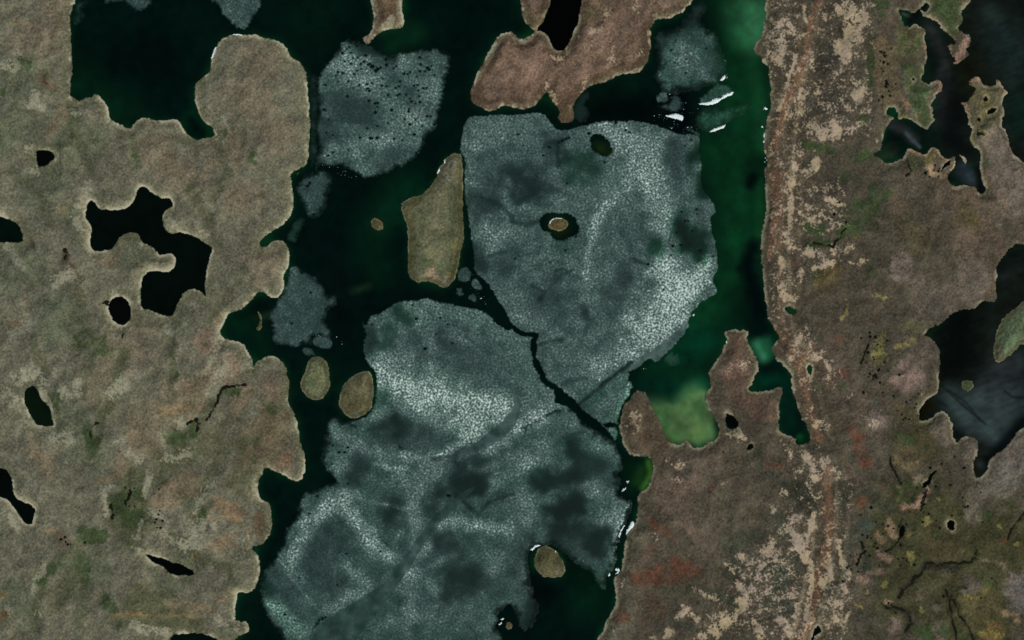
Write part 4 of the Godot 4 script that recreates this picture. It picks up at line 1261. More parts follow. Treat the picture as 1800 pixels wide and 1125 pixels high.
	["south", 10.0, 0.29, [578,734.6,594,733.3,607.3,741.3,620.6,741.3,641.9,744,668.6,746.6,695.3,765.3,713.9,781.3,743.3,783.9,769.9,781.3,800,776,820,771,850,760,880,746,900,735,916,744,945.3,733.3,966.6,720,985.3,716,1006.6,720,1020,736,1036,749.3,1049.3,757.3,1062.6,765.3,1076,774.6,1081.8,781.3,1086.6,789.3,1091.9,805.3,1094.6,823.9,1086.6,830.3,1091.9,846.3,1086.6,862.3,1093.3,873,1109.3,883.7,1110.6,891.6,1105.3,907.6,1099.9,923.6,1091.9,939.6,1085.3,953,1084,974.3,1081.3,995.6,1068,1016.9,1066.6,1032.9,1062.6,1039.1,1049.3,1024.9,1044,1009,1025.3,998.3,1006.6,985,985.3,969,972,958.3,958.7,958.3,942.7,958.3,934.7,963.6,928.8,974.3,928,995.6,930.7,1009,934.7,1027.6,940,1051.6,948,1070.3,942.7,1086.3,934.7,1099.6,916,1104.9,900,1064.9,881.9,1072.9,873.4,1086.3,873.9,1104.9,887.2,1122.3,879.2,1134.3,870,1250,520,1250,530,1128.9,556.6,1086.3,594,1051.6,631.3,1024.9,660.6,995.6,679.3,970.3,660.6,958.3,636.6,939.6,607.3,915.6,580.6,886.3,556.6,865,588.6,850.6,586,839.9,575.3,829.3,564.6,810.6,564.6,794.6,570,770.6,575.3,746.6], 0.9, "mottled dark teal floe covering the southern part of the lake", 0.14],
	["southwest", 9.0, 0.3, [532.6,869,562,857.5,583.3,849,610,869,636.6,901,663.3,931.6,689.9,955.6,709.1,974.3,679.3,1016.9,647.3,1040.9,610,1062.3,572.6,1086.3,556.6,1107.6,548.6,1126.3,545,1130,530,1250,490,1250,498,1126.3,490,1112.9,474,1091.6,460.7,1064.9,458,1038.3,456.7,1016.9,466,995.6,482,982.3,495.3,958.3,500.7,937,516.6,913,527.3,886.3], 1.1, "dark pitted floe with two bright arms at the south-west corner of the ice", 0.12],
]
var LEADS := [
	["middle", "curving smooth band of refrozen ice", 0.26, [909,698,902,716,885,738,862,757,838,776,812,791,785,803,800,805,835,795,868,780,890,764,905,748,913,730,916,712]],
	["south", "diagonal smooth band of refrozen ice", 0.24, [706.5,982.3,679.3,1019.6,647.3,1043.6,610,1066.3,575.3,1088.9,556.6,1104.9,546,1126.3,615.3,1126.3,652.6,1088.9,679.3,1056.9,703.3,1022.3,721.9,995.6,743.3,958.3,769.9,923.6,807.2,886.3,833.9,859.7,823.2,859.7,793.9,881,764.6,905,745.9,929,724.6,958.3]],
	["centre", "pale smooth band along the edge", 0.36, [1105.3,646.6,1121.3,634.6,1139.9,620,1166.6,601.3,1187.9,584,1201.3,566.7,1210.6,568,1201.3,585.3,1186.6,604,1167.9,622.6,1153.3,635.2,1139.9,629.8,1126.6,642.6,1113.3,649.3]],
]
var SNOW := [
	["ridge_white", "curved bright white pressure ridge of snow on the lower edge of a small floe", [1227.9,182.4,1234.6,180.2,1243.9,179.2,1249.2,177,1255.9,173.3,1267.9,172,1271.9,166.6,1283.9,162.1,1289.2,161,1288.7,164.8,1278.6,170.1,1267.9,174.6,1258.6,181.3,1243.9,184.5,1234.6,184], 1.6],
	["short_white", "short bright white bar of snow ice at the north-east ice edge", [1265.8,141.3,1269.2,136,1273.2,131.7,1275.9,134.6,1272.2,140,1269,142.1], 1.2],
	["wedge_white", "ragged white wedge of snow ice on black water below small floes", [1169.8,203.9,1179.9,201.3,1190.6,199.9,1200.7,205.3,1198.6,212.5,1191.9,209.5,1179.9,206.9], 1.3],
	["green_white", "thin white snow ridge along the tip of the long green floe", [1247.4,232.7,1253.2,226.6,1265.2,222.6,1275.4,218.6,1273.2,223.4,1259.9,229.3,1253.2,231.4], 1.1],
	["shore_white", "jagged white ice pushed onto the brown east shore", [1113.3,916.2,1114.6,921,1111.9,927.6,1105.3,933.8,1100.5,939.6,1101.3,933,1105.8,925,1109.3,918.3], 1.3],
	["edge_white", "narrow white ridge on the south floe facing the east shore", [1097.3,920.4,1097.8,924.2,1092.5,934.3,1088.7,945,1086.6,942.3,1090.6,931.6], 1.0],
	["hook_white", "small hook-shaped white ice scrap by the red-brown shore", [1081.3,999.6,1086.6,998.3,1089.8,1003.1,1086.6,1007.6,1081.8,1009.5,1085.8,1004.2,1081.8,1002], 1.0],
	["crumb_white", "white ice crumb at the tip of the south floe", [1068.5,1009,1072,1006.8,1072.8,1011.6,1069,1013.2], 0.8],
	["upper_white", "slender white ice scrap floating in the green bay", [1100.5,845.8,1105.3,845,1104.2,849.5,1102.1,848.5], 0.7],
	["lower_white", "slanting white ice sliver below another scrap in the green bay", [1091.9,864.5,1095.9,859.1,1100.5,857,1099.4,860.2,1095.1,863.7], 0.7],
	["island_white", "white snow crescent at the north-west edge of the round south island", [932.5,966.3,937.3,961,944,957.2,951.2,958.3,945.9,960.4,939.5,963.6,936,967.6], 1.1],
	["south_dot", "white snow patch on the north-east rim of the round south island", [973.6,970.3,976,967.6,978.1,971.1,976,973.2], 0.8],
	["big_isle_white", "white snow drift on the north-west shore of the big olive island", [768.3,305.3,769.9,298.7,773.1,295.5,774.2,299.2,771.2,304.5], 1.2],
	["big_isle_tip", "small white snow drift by the northern tip of the big olive island", [780,286.9,781.1,281.6,783.2,280.5,783.2,284.8,781.6,288.5], 1.0],
	["peninsula_white", "thin white snow line on the north-west shore of the tan peninsula", [371.1,102.6,373.8,94.6,378.6,83.2,380.7,82.1,377.2,92,373.8,101.8], 0.9],
	["peninsula_top", "short white snow line at the northern rim of the tan peninsula", [407.9,60.3,415.9,59.7,426,60.8,425.5,62.4,415.9,61.9], 0.8],
	["speck_upper", "upper of two white ice slivers left of the tiny brown islet", [879.8,1088.4,885.9,1086.8,885.4,1088.9,880.6,1090], 0.7],
	["speck_lower", "lower of two white ice slivers left of the tiny brown islet", [876,1097.5,882.4,1093.7,881.9,1096.4,877.1,1099.6], 0.7],
	["east_shore_a", "white ice lump on the east shore beside the wide green channel", [1342,189.8,1345.7,188.2,1349.2,191.4,1346.5,193.5], 0.8],
	["east_shore_b", "tiny white ice lump floating by the east shore", [1337.7,221.8,1340.4,220.7,1341.5,223.9,1338.8,224.5], 0.6],
	["east_shore_c", "white ice speck against the east shore below other shore ice", [1341.5,236.7,1343.6,234.6,1344.1,240.5,1342.5,242.6], 0.6],
	["east_shore_d", "lower white ice speck against the east shore near mid-channel", [1341.2,248.5,1343.6,247.4,1344.1,250.6,1342,251.7], 0.6],
	["tail_white", "bright white ice crumb off the south-east tip of the centre floe", [1217.2,554.1,1219.9,550.9,1221,553.5,1218.3,555.7], 0.7],
	["pen_white", "white snow speck on the west shore of the brown peninsula", [1275.4,601.3,1277.5,598.9,1278.6,602.1,1276.4,603.7], 0.6],
	["ring_crescent", "pale snow crescent on the north-west rim of the ringed islet", [965,393.3,968,386.6,976,382.9,988,383.4,986.6,385,976,385,969.8,388.8,967.2,394.1], 0.6],
]
var HOLES := [
	[614,82.1,1.4], [627.3,80.8,1.3], [610,86.6,1.1], [602,93.3,1.8], [616.6,92.8,1.4], [641.9,97.3,2.2], [628.6,100.8,1.3], [620.6,102.1,1.1], [606,108,1.1], [616.6,112,1.6], [634,112.5,1.9], [639.8,108,1.9], [648.6,113.3,2.6], [653.9,116.8,2.8], [663.3,121.3,3.0], [660.6,125.3,2], [668.6,118.6,1.6], [677.9,104,2], [679.3,114.1,2.3], [691.3,100,1.6], [691.3,120,1.4], [696.6,116,1.5], [594,126.6,1.5], [603.3,128.5,2], [590,133.3,1.1], [622,130.1,1.4], [612.6,142.6,1.3], [594,144,1], [631.3,149.3,1.4], [644.6,148,1.8], [645.9,156,2], [649.9,159.2,2], [653.9,146.1,1.3], [620.6,154.6,1], [610,169.3,2], [571.3,149.3,1.6], [570,192.5,2], [648.6,177.3,1.7], [660.6,181.8,2.2], [664.1,180.8,1.6], [659.3,197.3,2.4], [663.3,187.9,1.1], [688.6,193.3,1.8], [681.9,166.6,1.7], [697.9,167.4,1.5], [702.7,165.3,1.5], [701.9,152,1.4], [695.3,154.6,1.3], [671.3,150.6,1.4], [679.3,151.4,1.3], [703.3,142.6,1.7], [709.9,129.3,1.8], [716.6,130.6,1.5], [720.6,126.6,1.4], [737.9,101.3,1.8], [739.3,113.3,2], [751.3,119.4,2.4], [753.9,122.6,1.9], [737.9,125.3,1.8], [747.3,125.3,1.4], [757.9,116,1.1], [763.2,132,1.3], [732.6,134.6,1], [727.3,150.6,1.2], [733.9,149.3,1.3], [744.6,155.4,1.4], [749.9,154.6,1.2], [735.3,159.2,1.1], [736.6,169.3,1.6], [720.6,173.3,1.2], [722.5,178.1,1.6], [729.9,182.1,1], [737.9,179.2,1.9], [719.3,191.4,1.5], [717.9,195.9,1.6], [711.3,209.3,1.3], [729.9,210.6,1], [741.9,221.3,1.2], [720.6,218.6,2.1], [751.3,203.9,2], [756.6,204.7,1.9], [763.2,218.6,1.6], [728.6,236.7,2], [707.3,246.6,1.3], [692.6,243.9,1.5], [663.3,242.6,2.3], [651.8,242.6,2.6], [632.6,242.1,1.5], [645.9,226.1,1.4], [663.3,221.3,1.4], [681.9,215.9,1.1], [578,210.1,1], [584.6,237.3,1.1], [574,233.3,1.2], [612.6,263.4,1.1], [576.6,273.3,1.8], [584.6,267.4,1.4], [635.3,121.3,1.2], [627.3,124,1.2], [713.9,166.6,1.1],
	# more
	[672.6,138.6,1.0], [1036,234.6,2.4], [1099.9,228.7,1.5], [1106.6,232.5,1.4], [1082.6,215.9,1.6], [910.7,235.9,1.6], [965.3,258.6,1.9], [954.7,273.3,1.5], [920,255.9,1.1], [988,246.6,2], [994.6,243.9,1.6], [1000,242.1,1.4], [982.6,250.1,1.5], [1062.6,285.3,1.4], [1131.9,221.3,1], [1203.9,255.9,1], [1214.6,245.3,1.2], [1205.3,128,1.4], [1185.8,109.8,1.2], [1179.9,88,1.2], [1241.2,84.8,1.2], [1206.6,103.4,1.0], [1189.3,152,1.2], [1138.6,464,1.8], [993.3,439.4,1.2], [996,321.9,1.1], [1182.6,432,2], [1195.9,429.8,1.7], [1230.6,439.4,2.4], [1217.2,405.3,1.4], [1203.9,387.2,1.5], [1209.3,388,1.3], [1223.9,368,1.5], [1225.8,376,1.3], [1198.1,372,1], [1179.4,448.5,1.3], [1253.2,450.6,1.5], [966.6,460.8,1], [1189.3,408,1.1], [1166.6,508.7,1], [1012,416,1.4], [905.3,454.6,1.5], [747.3,612,2.4], [795.2,602.7,1.4], [787.2,570.1,1.4], [653.9,570.1,1.4], [611.3,786.6,1.6], [595.3,794.1,2.2], [606,794.6,1.6], [584.6,782.6,1.2], [583.3,815.9,1.2], [765.9,586.7,1.2], [543.3,902.3,1.3], [556.6,871.7,1.8], [788.6,870.9,2.6], [567.3,1087.6,2], [572.6,1084.9,1.4], [560.6,1090.3,1.2], [500.7,1080.4,1.4], [490,1060.9,1], [668.6,969,1.2], [608.6,973.2,1.2], [518,1090.3,1], [611.3,849.5,1.4], [526,1015.6,1.0], [592.6,1027.6,1.0], [540.6,326.7,2.2], [544.6,321.3,1.7], [551.3,376,1.6], [546,514.6,1.6], [530,478.6,1.3], [512.6,567.9,1.5], [567.3,495.9,1], [732.1,559.9,2], [724.6,535.9,1.2], [773.9,558.6,1.2], [970,391,17], [990,394,19], [1000,402,14], [985,408,14], [1056,256,13], [1050,246,10], [1063,264,10], [848,518,5.2], [858,534,7], [868,548,7.5], [880,562,6.5], [893,574,5.2], [986,701,5.5], [998,704,6], [1012,718,5.1], [1030,738,5.1]]
var PUDDLES := [[1525, 965, 40, 50, 27], [1490, 1000, 20, 30, 6], [1590, 985, 30, 40, 8], [1535, 658, 40, 40, 15], [1540, 600, 30, 25, 8], [1555, 100, 14, 30, 9], [1560, 150, 12, 25, 8], [1545, 180, 10, 14, 3], [1650, 300, 30, 16, 9], [1660, 860, 70, 60, 12], [1600, 720, 40, 40, 13], [1470, 380, 40, 30, 4], [1640, 900, 60, 40, 12], [100, 142, 4, 4, 0], [280, 900, 20, 40, 8], [120, 950, 24, 8, 7], [230, 875, 12, 30, 6], [1250, 790, 50, 20, 1], [1700, 1040, 60, 60, 4], [1565, 1065, 30, 20, 6], [1700, 160, 30, 60, 3]]
var BRASH := [[1150, 205, 1230, 235, 60, 6], [1342, 190, 1347, 320, 40, 1.2], [1160, 160, 1225, 200, 25, 8], [1275, 105, 1277, 140, 14, 1], [1120, 640, 1135, 650, 10, 2], [1085, 740, 1110, 700, 14, 2], [1077, 790, 1085, 810, 8, 1.5], [820, 480, 850, 530, 20, 5], [555, 285, 620, 310, 30, 5], [735, 270, 790, 100, 45, 2], [520, 310, 525, 300, 4, 2], [1105, 870, 1110, 900, 8, 2], [1345, 400, 1347, 480, 12, 1], [1347, 265, 1350, 300, 10, 1], [1270, 610, 1285, 590, 5, 1], [560, 590, 600, 600, 14, 5], [640, 580, 650, 640, 20, 4], [450, 690, 452, 694, 1, 1]]


func paint_land() -> void:
	c(115, 105, 87, 0.8, 55, [65,80])
	c(115, 105, 87, 0.8, 60, [440,170])
	c(115, 105, 87, 0.8, 55, [470,100])
	c(115, 105, 87, 0.8, 50, [400,270])
	c(115, 105, 87, 0.8, 50, [280,270])
	c(115, 105, 87, 0.8, 50, [110,30])
	c(115, 105, 87, 0.8, 45, [490,240])
	c(115, 105, 87, 0.8, 45, [460,470])
	c(115, 105, 87, 0.8, 45, [425,350])
	c(115, 105, 87, 0.8, 40, [130,280])
	c(115, 105, 87, 0.8, 40, [300,300,340,320])
	c(115, 105, 87, 0.8, 35, [480,450])
	c(91, 95, 75, 0.75, 60, [50,140])
	c(91, 95, 75, 0.75, 60, [20,230])
	c(91, 95, 75, 0.75, 50, [150,250,70,330])
	c(91, 95, 75, 0.75, 45, [110,220])
	c(91, 95, 75, 0.75, 50, [150,390])
	c(91, 95, 75, 0.75, 60, [40,470])
	c(91, 95, 75, 0.75, 60, [100,560])
	c(91, 95, 75, 0.75, 60, [120,720])
	c(91, 95, 75, 0.75, 50, [160,790])
	c(91, 95, 75, 0.75, 40, [310,560])
	c(91, 95, 75, 0.75, 40, [245,440])
	c(91, 95, 75, 0.75, 60, [30,1060])
	c(91, 95, 75, 0.75, 60, [150,1000])
	c(91, 95, 75, 0.75, 40, [340,860])
	c(91, 95, 75, 0.75, 30, [330,990,300,1020])
	c(82, 84, 60, 0.8, 50, [240,850,230,920])
	c(78, 80, 56, 0.7, 45, [320,1095,250,1060])
	c(84, 86, 62, 0.7, 40, [350,770,300,800])
	c(88, 84, 62, 0.6, 40, [430,840,500,700])
	c(86, 86, 64, 0.7, 22, [130,1010,100,1060])
	c(90, 92, 70, 0.6, 25, [170,650,190,720])
	c(104, 94, 74, 0.7, 40, [490,740,480,800])
	c(126, 106, 90, 0.7, 28, [365,600])
	c(124, 108, 90, 0.8, 26, [405,640])
	c(122, 106, 88, 0.8, 30, [475,680])
	c(126, 100, 80, 0.7, 24, [500,815])
	c(120, 98, 76, 0.7, 18, [385,885,420,900])
	c(120, 104, 84, 0.7, 35, [290,870,330,850])
	c(126, 98, 72, 0.6, 16, [390,562])
	c(118, 106, 84, 0.6, 60, [330,700,260,760])
	c(112, 102, 84, 0.6, 60, [230,600,180,680])
	c(86, 74, 60, 0.6, 22, [108,955])
	c(76, 68, 54, 0.7, 16, [118,462,130,480])
	c(70, 60, 46, 0.8, 6, [117,444,120,456])
	c(70, 62, 48, 0.7, 8, [58,430,64,438])
	c(96, 78, 62, 0.6, 14, [80,142,90,150])
	c(62, 44, 32, 0.8, 4, [82,143,86,145])
	c(98, 76, 56, 0.5, 10, [140,950,170,940])
	c(96, 80, 62, 0.4, 35, [460,750,440,780])
	c(90, 86, 66, 0.6, 20, [410,740,370,790])
	c(88, 62, 44, 0.6, 8, [5,1085,12,1080])
	c(98, 72, 52, 0.5, 14, [455,910,460,935])
	c(146, 112, 74, 0.51, 6, [197.3,1084.1,226.6,1076.9,266.6,1082.3,306.6,1080.9,351.9,1084.1])
	c(146, 112, 74, 0.3, 10, [290.6,722.6,319.9,718.6,354.6,713.3])
	c(146, 112, 74, 0.36, 6, [373.2,907.6,394.6,903.6,421.2,915.6])
	c(146, 112, 74, 0.3, 6, [85.3,931.6,98.6,930.3])
	c(146, 112, 74, 0.36, 6, [0,1047.6,10.7,1046.3])
	c(146, 112, 74, 0.36, 5, [431.9,935.6,450,938.3])
	c(146, 112, 74, 0.36, 4, [173.3,846.3,194.6,843.7])
	c(146, 112, 74, 0.3, 6, [383.9,1054.3,399.9,1048.9,405.2,1035.6])
	c(146, 112, 74, 0.36, 5, [338.6,982.3,351.9,979.6])
	c(146, 112, 74, 0.24, 8, [106.6,368,114.6,373.3])
	c(146, 112, 74, 0.21, 9, [138.6,519.9,149.3,527.9])
	c(146, 112, 74, 0.21, 9, [16,565.3,34.7,567.9])
	c(146, 112, 74, 0.21, 9, [26.7,40,37.3,40])
	c(146, 112, 74, 0.48, 6, [391.9,953,398.6,939.6])
	c(146, 112, 74, 0.48, 5, [386.6,963.6,391.9,955.6])
	g(0.8, 18, [149.3,937,184,942.3])
	g(0.7, 22, [213.3,894.3,234.6,913])
	g(0.8, 12, [239.9,865,245.3,873])
	g(0.7, 9, [197.3,875.7,210.6,870.3])
	g(0.8, 8, [229.3,955.6])
	g(0.55, 20, [303.9,767.9,314.6,773.3])
	g(0.6, 14, [154.6,751.9,165.3,789.3])
	g(0.5, 20, [144,990.3,149.3,1011.6])
	g(0.6, 16, [184,1059.6,194.6,1064.9])
	g(0.65, 11, [354.6,889,357.2,905])
	g(0.6, 14, [40,109.3,50.7,117.3])
	g(0.5, 8, [8,162.6])
	g(0.8, 7, [242.6,278.6])
	g(0.8, 7, [310.6,658.6])
	g(0.6, 10, [157.3,440])
	g(0.6, 11, [237.3,525.3,245.3,519.9])
	g(0.5, 9, [391.9,237.3])
	g(0.6, 10, [402.6,690.6,418.6,688])
	g(0.7, 8, [339.9,751.9,341.2,762.6])
	g(0.6, 10, [210.6,1099.6])
	g(0.5, 14, [72,1022.3,93.3,995.6])
	g(0.35, 30, [146.6,600,186.6,613.3])
	g(0.5, 7, [474,720,484.7,725.3])
	g(0.4, 14, [98.6,698.6,93.3,730.6])
	g(0.5, 8, [442.5,277.3,450,287.9])
	g(0.5, 8, [98.6,266.6])
	s(0.713, 13, [64,170.6,58.7,184])
	s(0.632, 10.2, [26.7,122.6,34.7,96])
	s(0.69, 7.25, [197.3,213.3,221.3,226.6])
	s(0.575, 11.6, [32,669.3,69.3,658.6,77.3,666.6])
	s(0.575, 13, [18.7,688,26.7,709.3])
	s(0.805, 5.8, [34.7,709.3,48,736,69.3,754.6,90.6,757.3])
	s(0.575, 7.25, [69.3,674.6,80,701.3,88,712])
	s(0.632, 11.6, [109.3,680,120,698.6])
	s(0.69, 10.2, [137.3,688])
	s(0.632, 14.5, [197.3,693.3,221.3,674.6])
	s(0.575, 14.5, [106.6,770.6,125.3,773.3])
	s(0.69, 7.25, [117.3,813.3])
	s(0.575, 11.6, [245.3,807.9])
	s(0.575, 10.2, [314.6,736,322.6,741.3])
	s(0.575, 13, [295.9,805.3,330.6,797.3])
	s(0.632, 8.7, [383.9,605.3,365.2,650.6])
	s(0.805, 5.8, [184,859.7,186.6,905])
	s(0.69, 5.08, [184,857,205.3,851.7])
	s(0.805, 6.52, [265.3,838.3,255.9,870.3])
	s(0.69, 5.8, [250.6,913,243.9,942.3])
	s(0.805, 5.08, [263.9,895.6,282.6,909,301.3,918.3])
	s(0.575, 18.8, [319.9,950.3,343.9,958.3,357.2,931.6])
	s(0.575, 10.2, [287.9,939.6])
	s(0.69, 8.7, [80,990.3,72,1011.6])
	s(0.69, 8.7, [61.3,1032.9])
	s(0.747, 13, [18.7,897,32,923.6])
	s(0.747, 7.25, [26.7,865,42.7,881,64,889])
	s(0.69, 8.7, [250.6,966.3,279.9,970.3])
	s(0.575, 7.25, [375.9,849,351.9,878.3,343.9,910.3])
	s(0.575, 10.2, [378.6,926.3])
	s(0.575, 11.6, [378.6,1088.9,397.2,1094.3])
	s(0.575, 11.6, [239.9,1096.9,266.6,1110.3,293.3,1112.9])
	s(0.69, 7.25, [415.9,1038.3,413.2,1075.6,415.9,1104.9])
	s(0.69, 10.2, [426.6,1091.6,434.6,1107.6])
	s(0.69, 11.6, [138.6,386.6,145.3,397.3])
	s(0.575, 7.25, [149.3,357.3,144,373.3])
	s(0.69, 7.25, [160,325.3,157.3,330.7])
	s(0.575, 14.5, [295.9,386.6,303.9,397.3])
	s(0.632, 10.2, [10.7,432])
	s(0.69, 13, [101.3,487.9,125.3,482.6])
	s(0.69, 7.25, [202.6,517.3])
	s(0.575, 7.25, [295.9,559.9])
	s(0.575, 8.7, [64,301.3])
	s(0.575, 10.2, [53.3,261.3])
	s(0.46, 11.6, [133.3,197.3,144,191.9])
	s(0.46, 13, [373.2,226.6,383.9,234.6])
	s(0.517, 10.2, [247.9,429.3])
	s(0.575, 8.7, [255.9,479.9])
	s(0.402, 11.6, [16,114.6])
	s(0.46, 13, [450,640,458,629.3])
	s(0.46, 8.7, [431.9,953,442.5,950.3])
	s(0.575, 7.25, [18.7,1064.9,21.3,1078.3])
	s(0.517, 7.25, [72,1080.9])
	c(92, 76, 62, 1, 130, [860,-60,1000,-60,1150,-60])
	c(92, 76, 62, 1, 90, [880,120,1000,130,1100,60])
	c(92, 76, 62, 1, 60, [840,160,1000,190,1120,100,1200,0])
	c(92, 76, 60, 1, 60, [680,-80,680,20,660,70])
	c(122, 98, 84, 0.85, 26, [926.7,125.3,937.3,112])
	c(120, 98, 84, 0.8, 24, [1097.3,34.7,1070.6,64,1049.3,77.3])
	c(118, 96, 82, 0.8, 20, [1025.3,114.6,996,149.3])
	c(118, 98, 84, 0.6, 18, [1118.6,16,1126.6,40])
	c(112, 94, 80, 0.7, 22, [865.9,160,887.2,128])
	c(118, 96, 82, 0.6, 12, [1166.6,2.7])
	c(120, 98, 82, 0.5, 16, [988,160,988,170.6])
	c(86, 80, 54, 0.6, 18, [1028,26.7,1054.6,16])
	c(96, 92, 62, 0.7, 10, [921.3,16,926.7,32])
	c(108, 92, 56, 0.8, 8, [940,50.7,945.3,45.3,958.7,21.3])
	c(116, 104, 66, 0.9, 12, [994.6,202.6,996,194.6])
	c(98, 86, 72, 0.7, 14, [932,10.7])
	c(84, 80, 56, 0.6, 10, [1121.3,77.3])
	c(82, 74, 52, 0.6, 14, [1086.6,101.3])
	s(0.75, 6, [960,148,972,170.6,977.3,181.3])
	s(0.7, 5, [1000,88,988,101.3,977.3,109.3])
	s(0.7, 5, [970.6,93.3,973.3,106.6])
	s(0.7, 5, [1033.3,144,1022.6,157.3])
	s(0.65, 5, [1084,129.3,1121.3,126.6])
	s(0.8, 4, [1214.6,5.3,1198.6,21.3,1182.6,28,1155.9,28])
	s(0.7, 4, [1143.9,50.7,1139.9,77.3])
	s(0.55, 4, [1077.3,10.7,1060,40])
	s(0.55, 8, [1057.3,50.7,1041.3,58.7])
	s(0.5, 8, [1041.3,80,1036,85.3])
	s(0.45, 6, [1076,88,1078.6,117.3])
	s(0.6, 6, [921.3,74.6,937.3,64])
	s(0.5, 5, [1012,48,1014.6,66.6])
	s(0.5, 5, [1129.3,93.3,1113.3,101.3])
	s(0.5, 4, [905.3,80])
	s(0.35, 10, [1118.6,13.3])
	s(0.5, 4, [833.9,184,855.2,195.9])
	s(0.45, 3, [865.9,77.3,876.6,64])
	s(0.85, 3, [655.3,4,657.9,32])
	s(0.9, 9, [691.3,37.3,681.9,48])
	s(0.7, 5, [697.9,48,708.6,46.7])
	s(0.8, 4, [703.3,2.7,703.8,24])
	s(0.8, 3, [655.8,50.7,648.6,64])
	s(0.4, 4, [645.9,69.3])
	c(80, 73, 61, 1, 420, [1500,-60,1500,1200])
	c(80, 73, 61, 1, 240, [1250,820,1250,1200])
	c(80, 73, 61, 1, 260, [1780,-60,1780,1200])
	c(80, 73, 61, 1, 90, [1290,620,1290,720,1120,720])
	c(96, 76, 64, 0.8, 30, [1290,610,1300,680,1340,720])
	c(112, 92, 80, 0.6, 20, [1299.9,648,1273.2,640])
	c(82, 70, 56, 0.8, 35, [1120,730,1150,780])
	c(104, 90, 72, 0.7, 12, [1118.6,709.3,1121.3,757.3])
	c(104, 88, 76, 0.7, 60, [1200,870,1240,910])
	c(98, 84, 72, 0.6, 40, [1150,850])
	c(92, 80, 68, 0.6, 50, [1240,800])
	c(84, 80, 66, 0.6, 50, [1300,960,1250,890])
	c(78, 76, 60, 0.7, 22, [1180,1035,1200,1030])
	c(80, 66, 50, 0.6, 35, [1150,1070])
	rr(0.75, 26, [1126.6,1011.6,1166.6,1009,1214.6,1001])
	rr(0.6, 12, [1145.3,921,1182.6,939.6])
	rr(0.55, 16, [1193.3,987.6,1211.9,995.6])
	rr(0.5, 14, [1134.6,963.6])
	rr(0.5, 12, [1086.6,1080.9,1102.6,1091.6])
	rr(0.5, 7, [1345.2,810.6])
	rr(0.45, 12, [1230.6,857,1246.6,854.3])
	rr(0.65, 16, [1510,773.3,1515.3,799.9,1523.3,815.9])
	rr(0.6, 14, [1494,757.3,1510,767.9])
	rr(0.5, 14, [1366,730.6,1360.7,746.6])
	rr(0.5, 14, [1464.6,600,1464.6,576])
	rr(0.45, 14, [1451.3,666.6,1478,658.6])
	rr(0.45, 10, [1552.6,704])
	rr(0.6, 12, [1355.3,815.9,1366,821.3])
	rr(0.5, 14, [1499.3,889,1520.6,878.3])
	rr(0.4, 12, [1549.9,857])
	rr(0.4, 8, [1733.9,955.6,1765.9,951.6])
	rr(0.4, 10, [1443.3,144])
	rr(0.35, 18, [1536.6,562.6])
	c(54, 54, 44, 0.8, 26, [1390,855,1420,880])
	c(56, 54, 42, 0.6, 16, [1278.6,1006.3,1286.6,1016.9])
	c(60, 58, 50, 0.7, 26, [1448.6,93.3,1440.6,112])
	c(64, 58, 50, 0.6, 30, [1438,128,1470,138.6])
	c(60, 56, 48, 0.6, 20, [1483.3,53.3])
	c(66, 62, 54, 0.7, 30, [1462,173.3,1443.3,186.6])
	c(64, 58, 52, 0.6, 22, [1475.3,322.7,1462,333.3])
	c(58, 50, 42, 0.6, 12, [1387.3,453.3,1400.7,461.3])
	c(56, 58, 48, 0.6, 24, [1390,985,1376.7,1011.6])
	c(54, 56, 48, 0.5, 20, [1366,1054.3,1390,1064.9])
	c(118, 90, 70, 0.85, 9, [1438,5.3,1422,42.7,1414,101.3,1395.3,149.3,1379.3,181.3,1368.7,226.6,1363.3,266.6])
	c(118, 90, 70, 0.85, 9, [1359.3,288,1358,333.3,1358,386.6,1354,429.3,1352.7,450.6])
	c(118, 90, 70, 0.85, 8, [1358,576,1379.3,600,1403.3,640,1414,685.3,1430,733.3,1438,773.3])
	c(118, 90, 70, 0.85, 11, [1456.6,825,1455.3,857,1454,905,1456.6,945])
	c(118, 90, 70, 0.85, 9, [1451.3,963.6,1438,1011.6,1435.3,1046.3,1422,1091.6,1411.3,1124.9])
	c(112, 88, 72, 0.6, 22, [1398,629.3,1411.3,672])
	c(96, 78, 64, 0.6, 26, [1387.3,608,1411.3,618.7])
	c(104, 80, 66, 0.6, 14, [1366,312,1363.3,360])
	s(0.5, 26, [1368.7,50.7,1366,88])
	s(0.95, 5, [1412.6,13.3,1415.3,40])
	s(0.95, 6, [1396.7,98.6,1387.3,128,1380.7,157.3])
	s(0.9, 4, [1378,162.6,1371.3,181.3,1367.3,198.6])
	s(0.75, 22, [1488.6,18.7,1507.3,32,1502,61.3,1483.3,88])
	s(0.7, 16, [1486,101.3,1483.3,80])
	s(0.85, 13, [1512.6,160,1504.6,176])
	s(0.55, 14, [1510,144])
	s(0.65, 22, [1430,223.9,1448.6,237.3,1464.6,229.3])
	s(0.6, 9, [1464.6,221.3,1483.3,245.3])
	s(0.6, 14, [1411.3,162.6,1430,157.3])
	s(0.5, 10, [1478,170.6,1488.6,186.6])
	s(0.5, 9, [1459.3,184])
	s(0.6, 10, [1480.6,144])
	s(0.8, 3, [1420.6,88,1422,96])
	s(0.55, 16, [1456.6,26.7,1467.3,18.7])
	s(0.5, 9, [1416.6,61.3])
	s(0.35, 25, [1403.3,186.6,1398,213.3])
	s(0.5, 10, [1355.3,261.3,1352.7,269.3])
	s(0.6, 16, [1435.3,287.9])
	s(0.6, 8, [1398,293.3])
	s(0.5, 6, [1539.3,247.9])
	s(0.4, 6, [1504.6,237.3])
	s(0.5, 20, [1360.7,112])
	s(0.35, 12, [1390,61.3,1382,53.3])
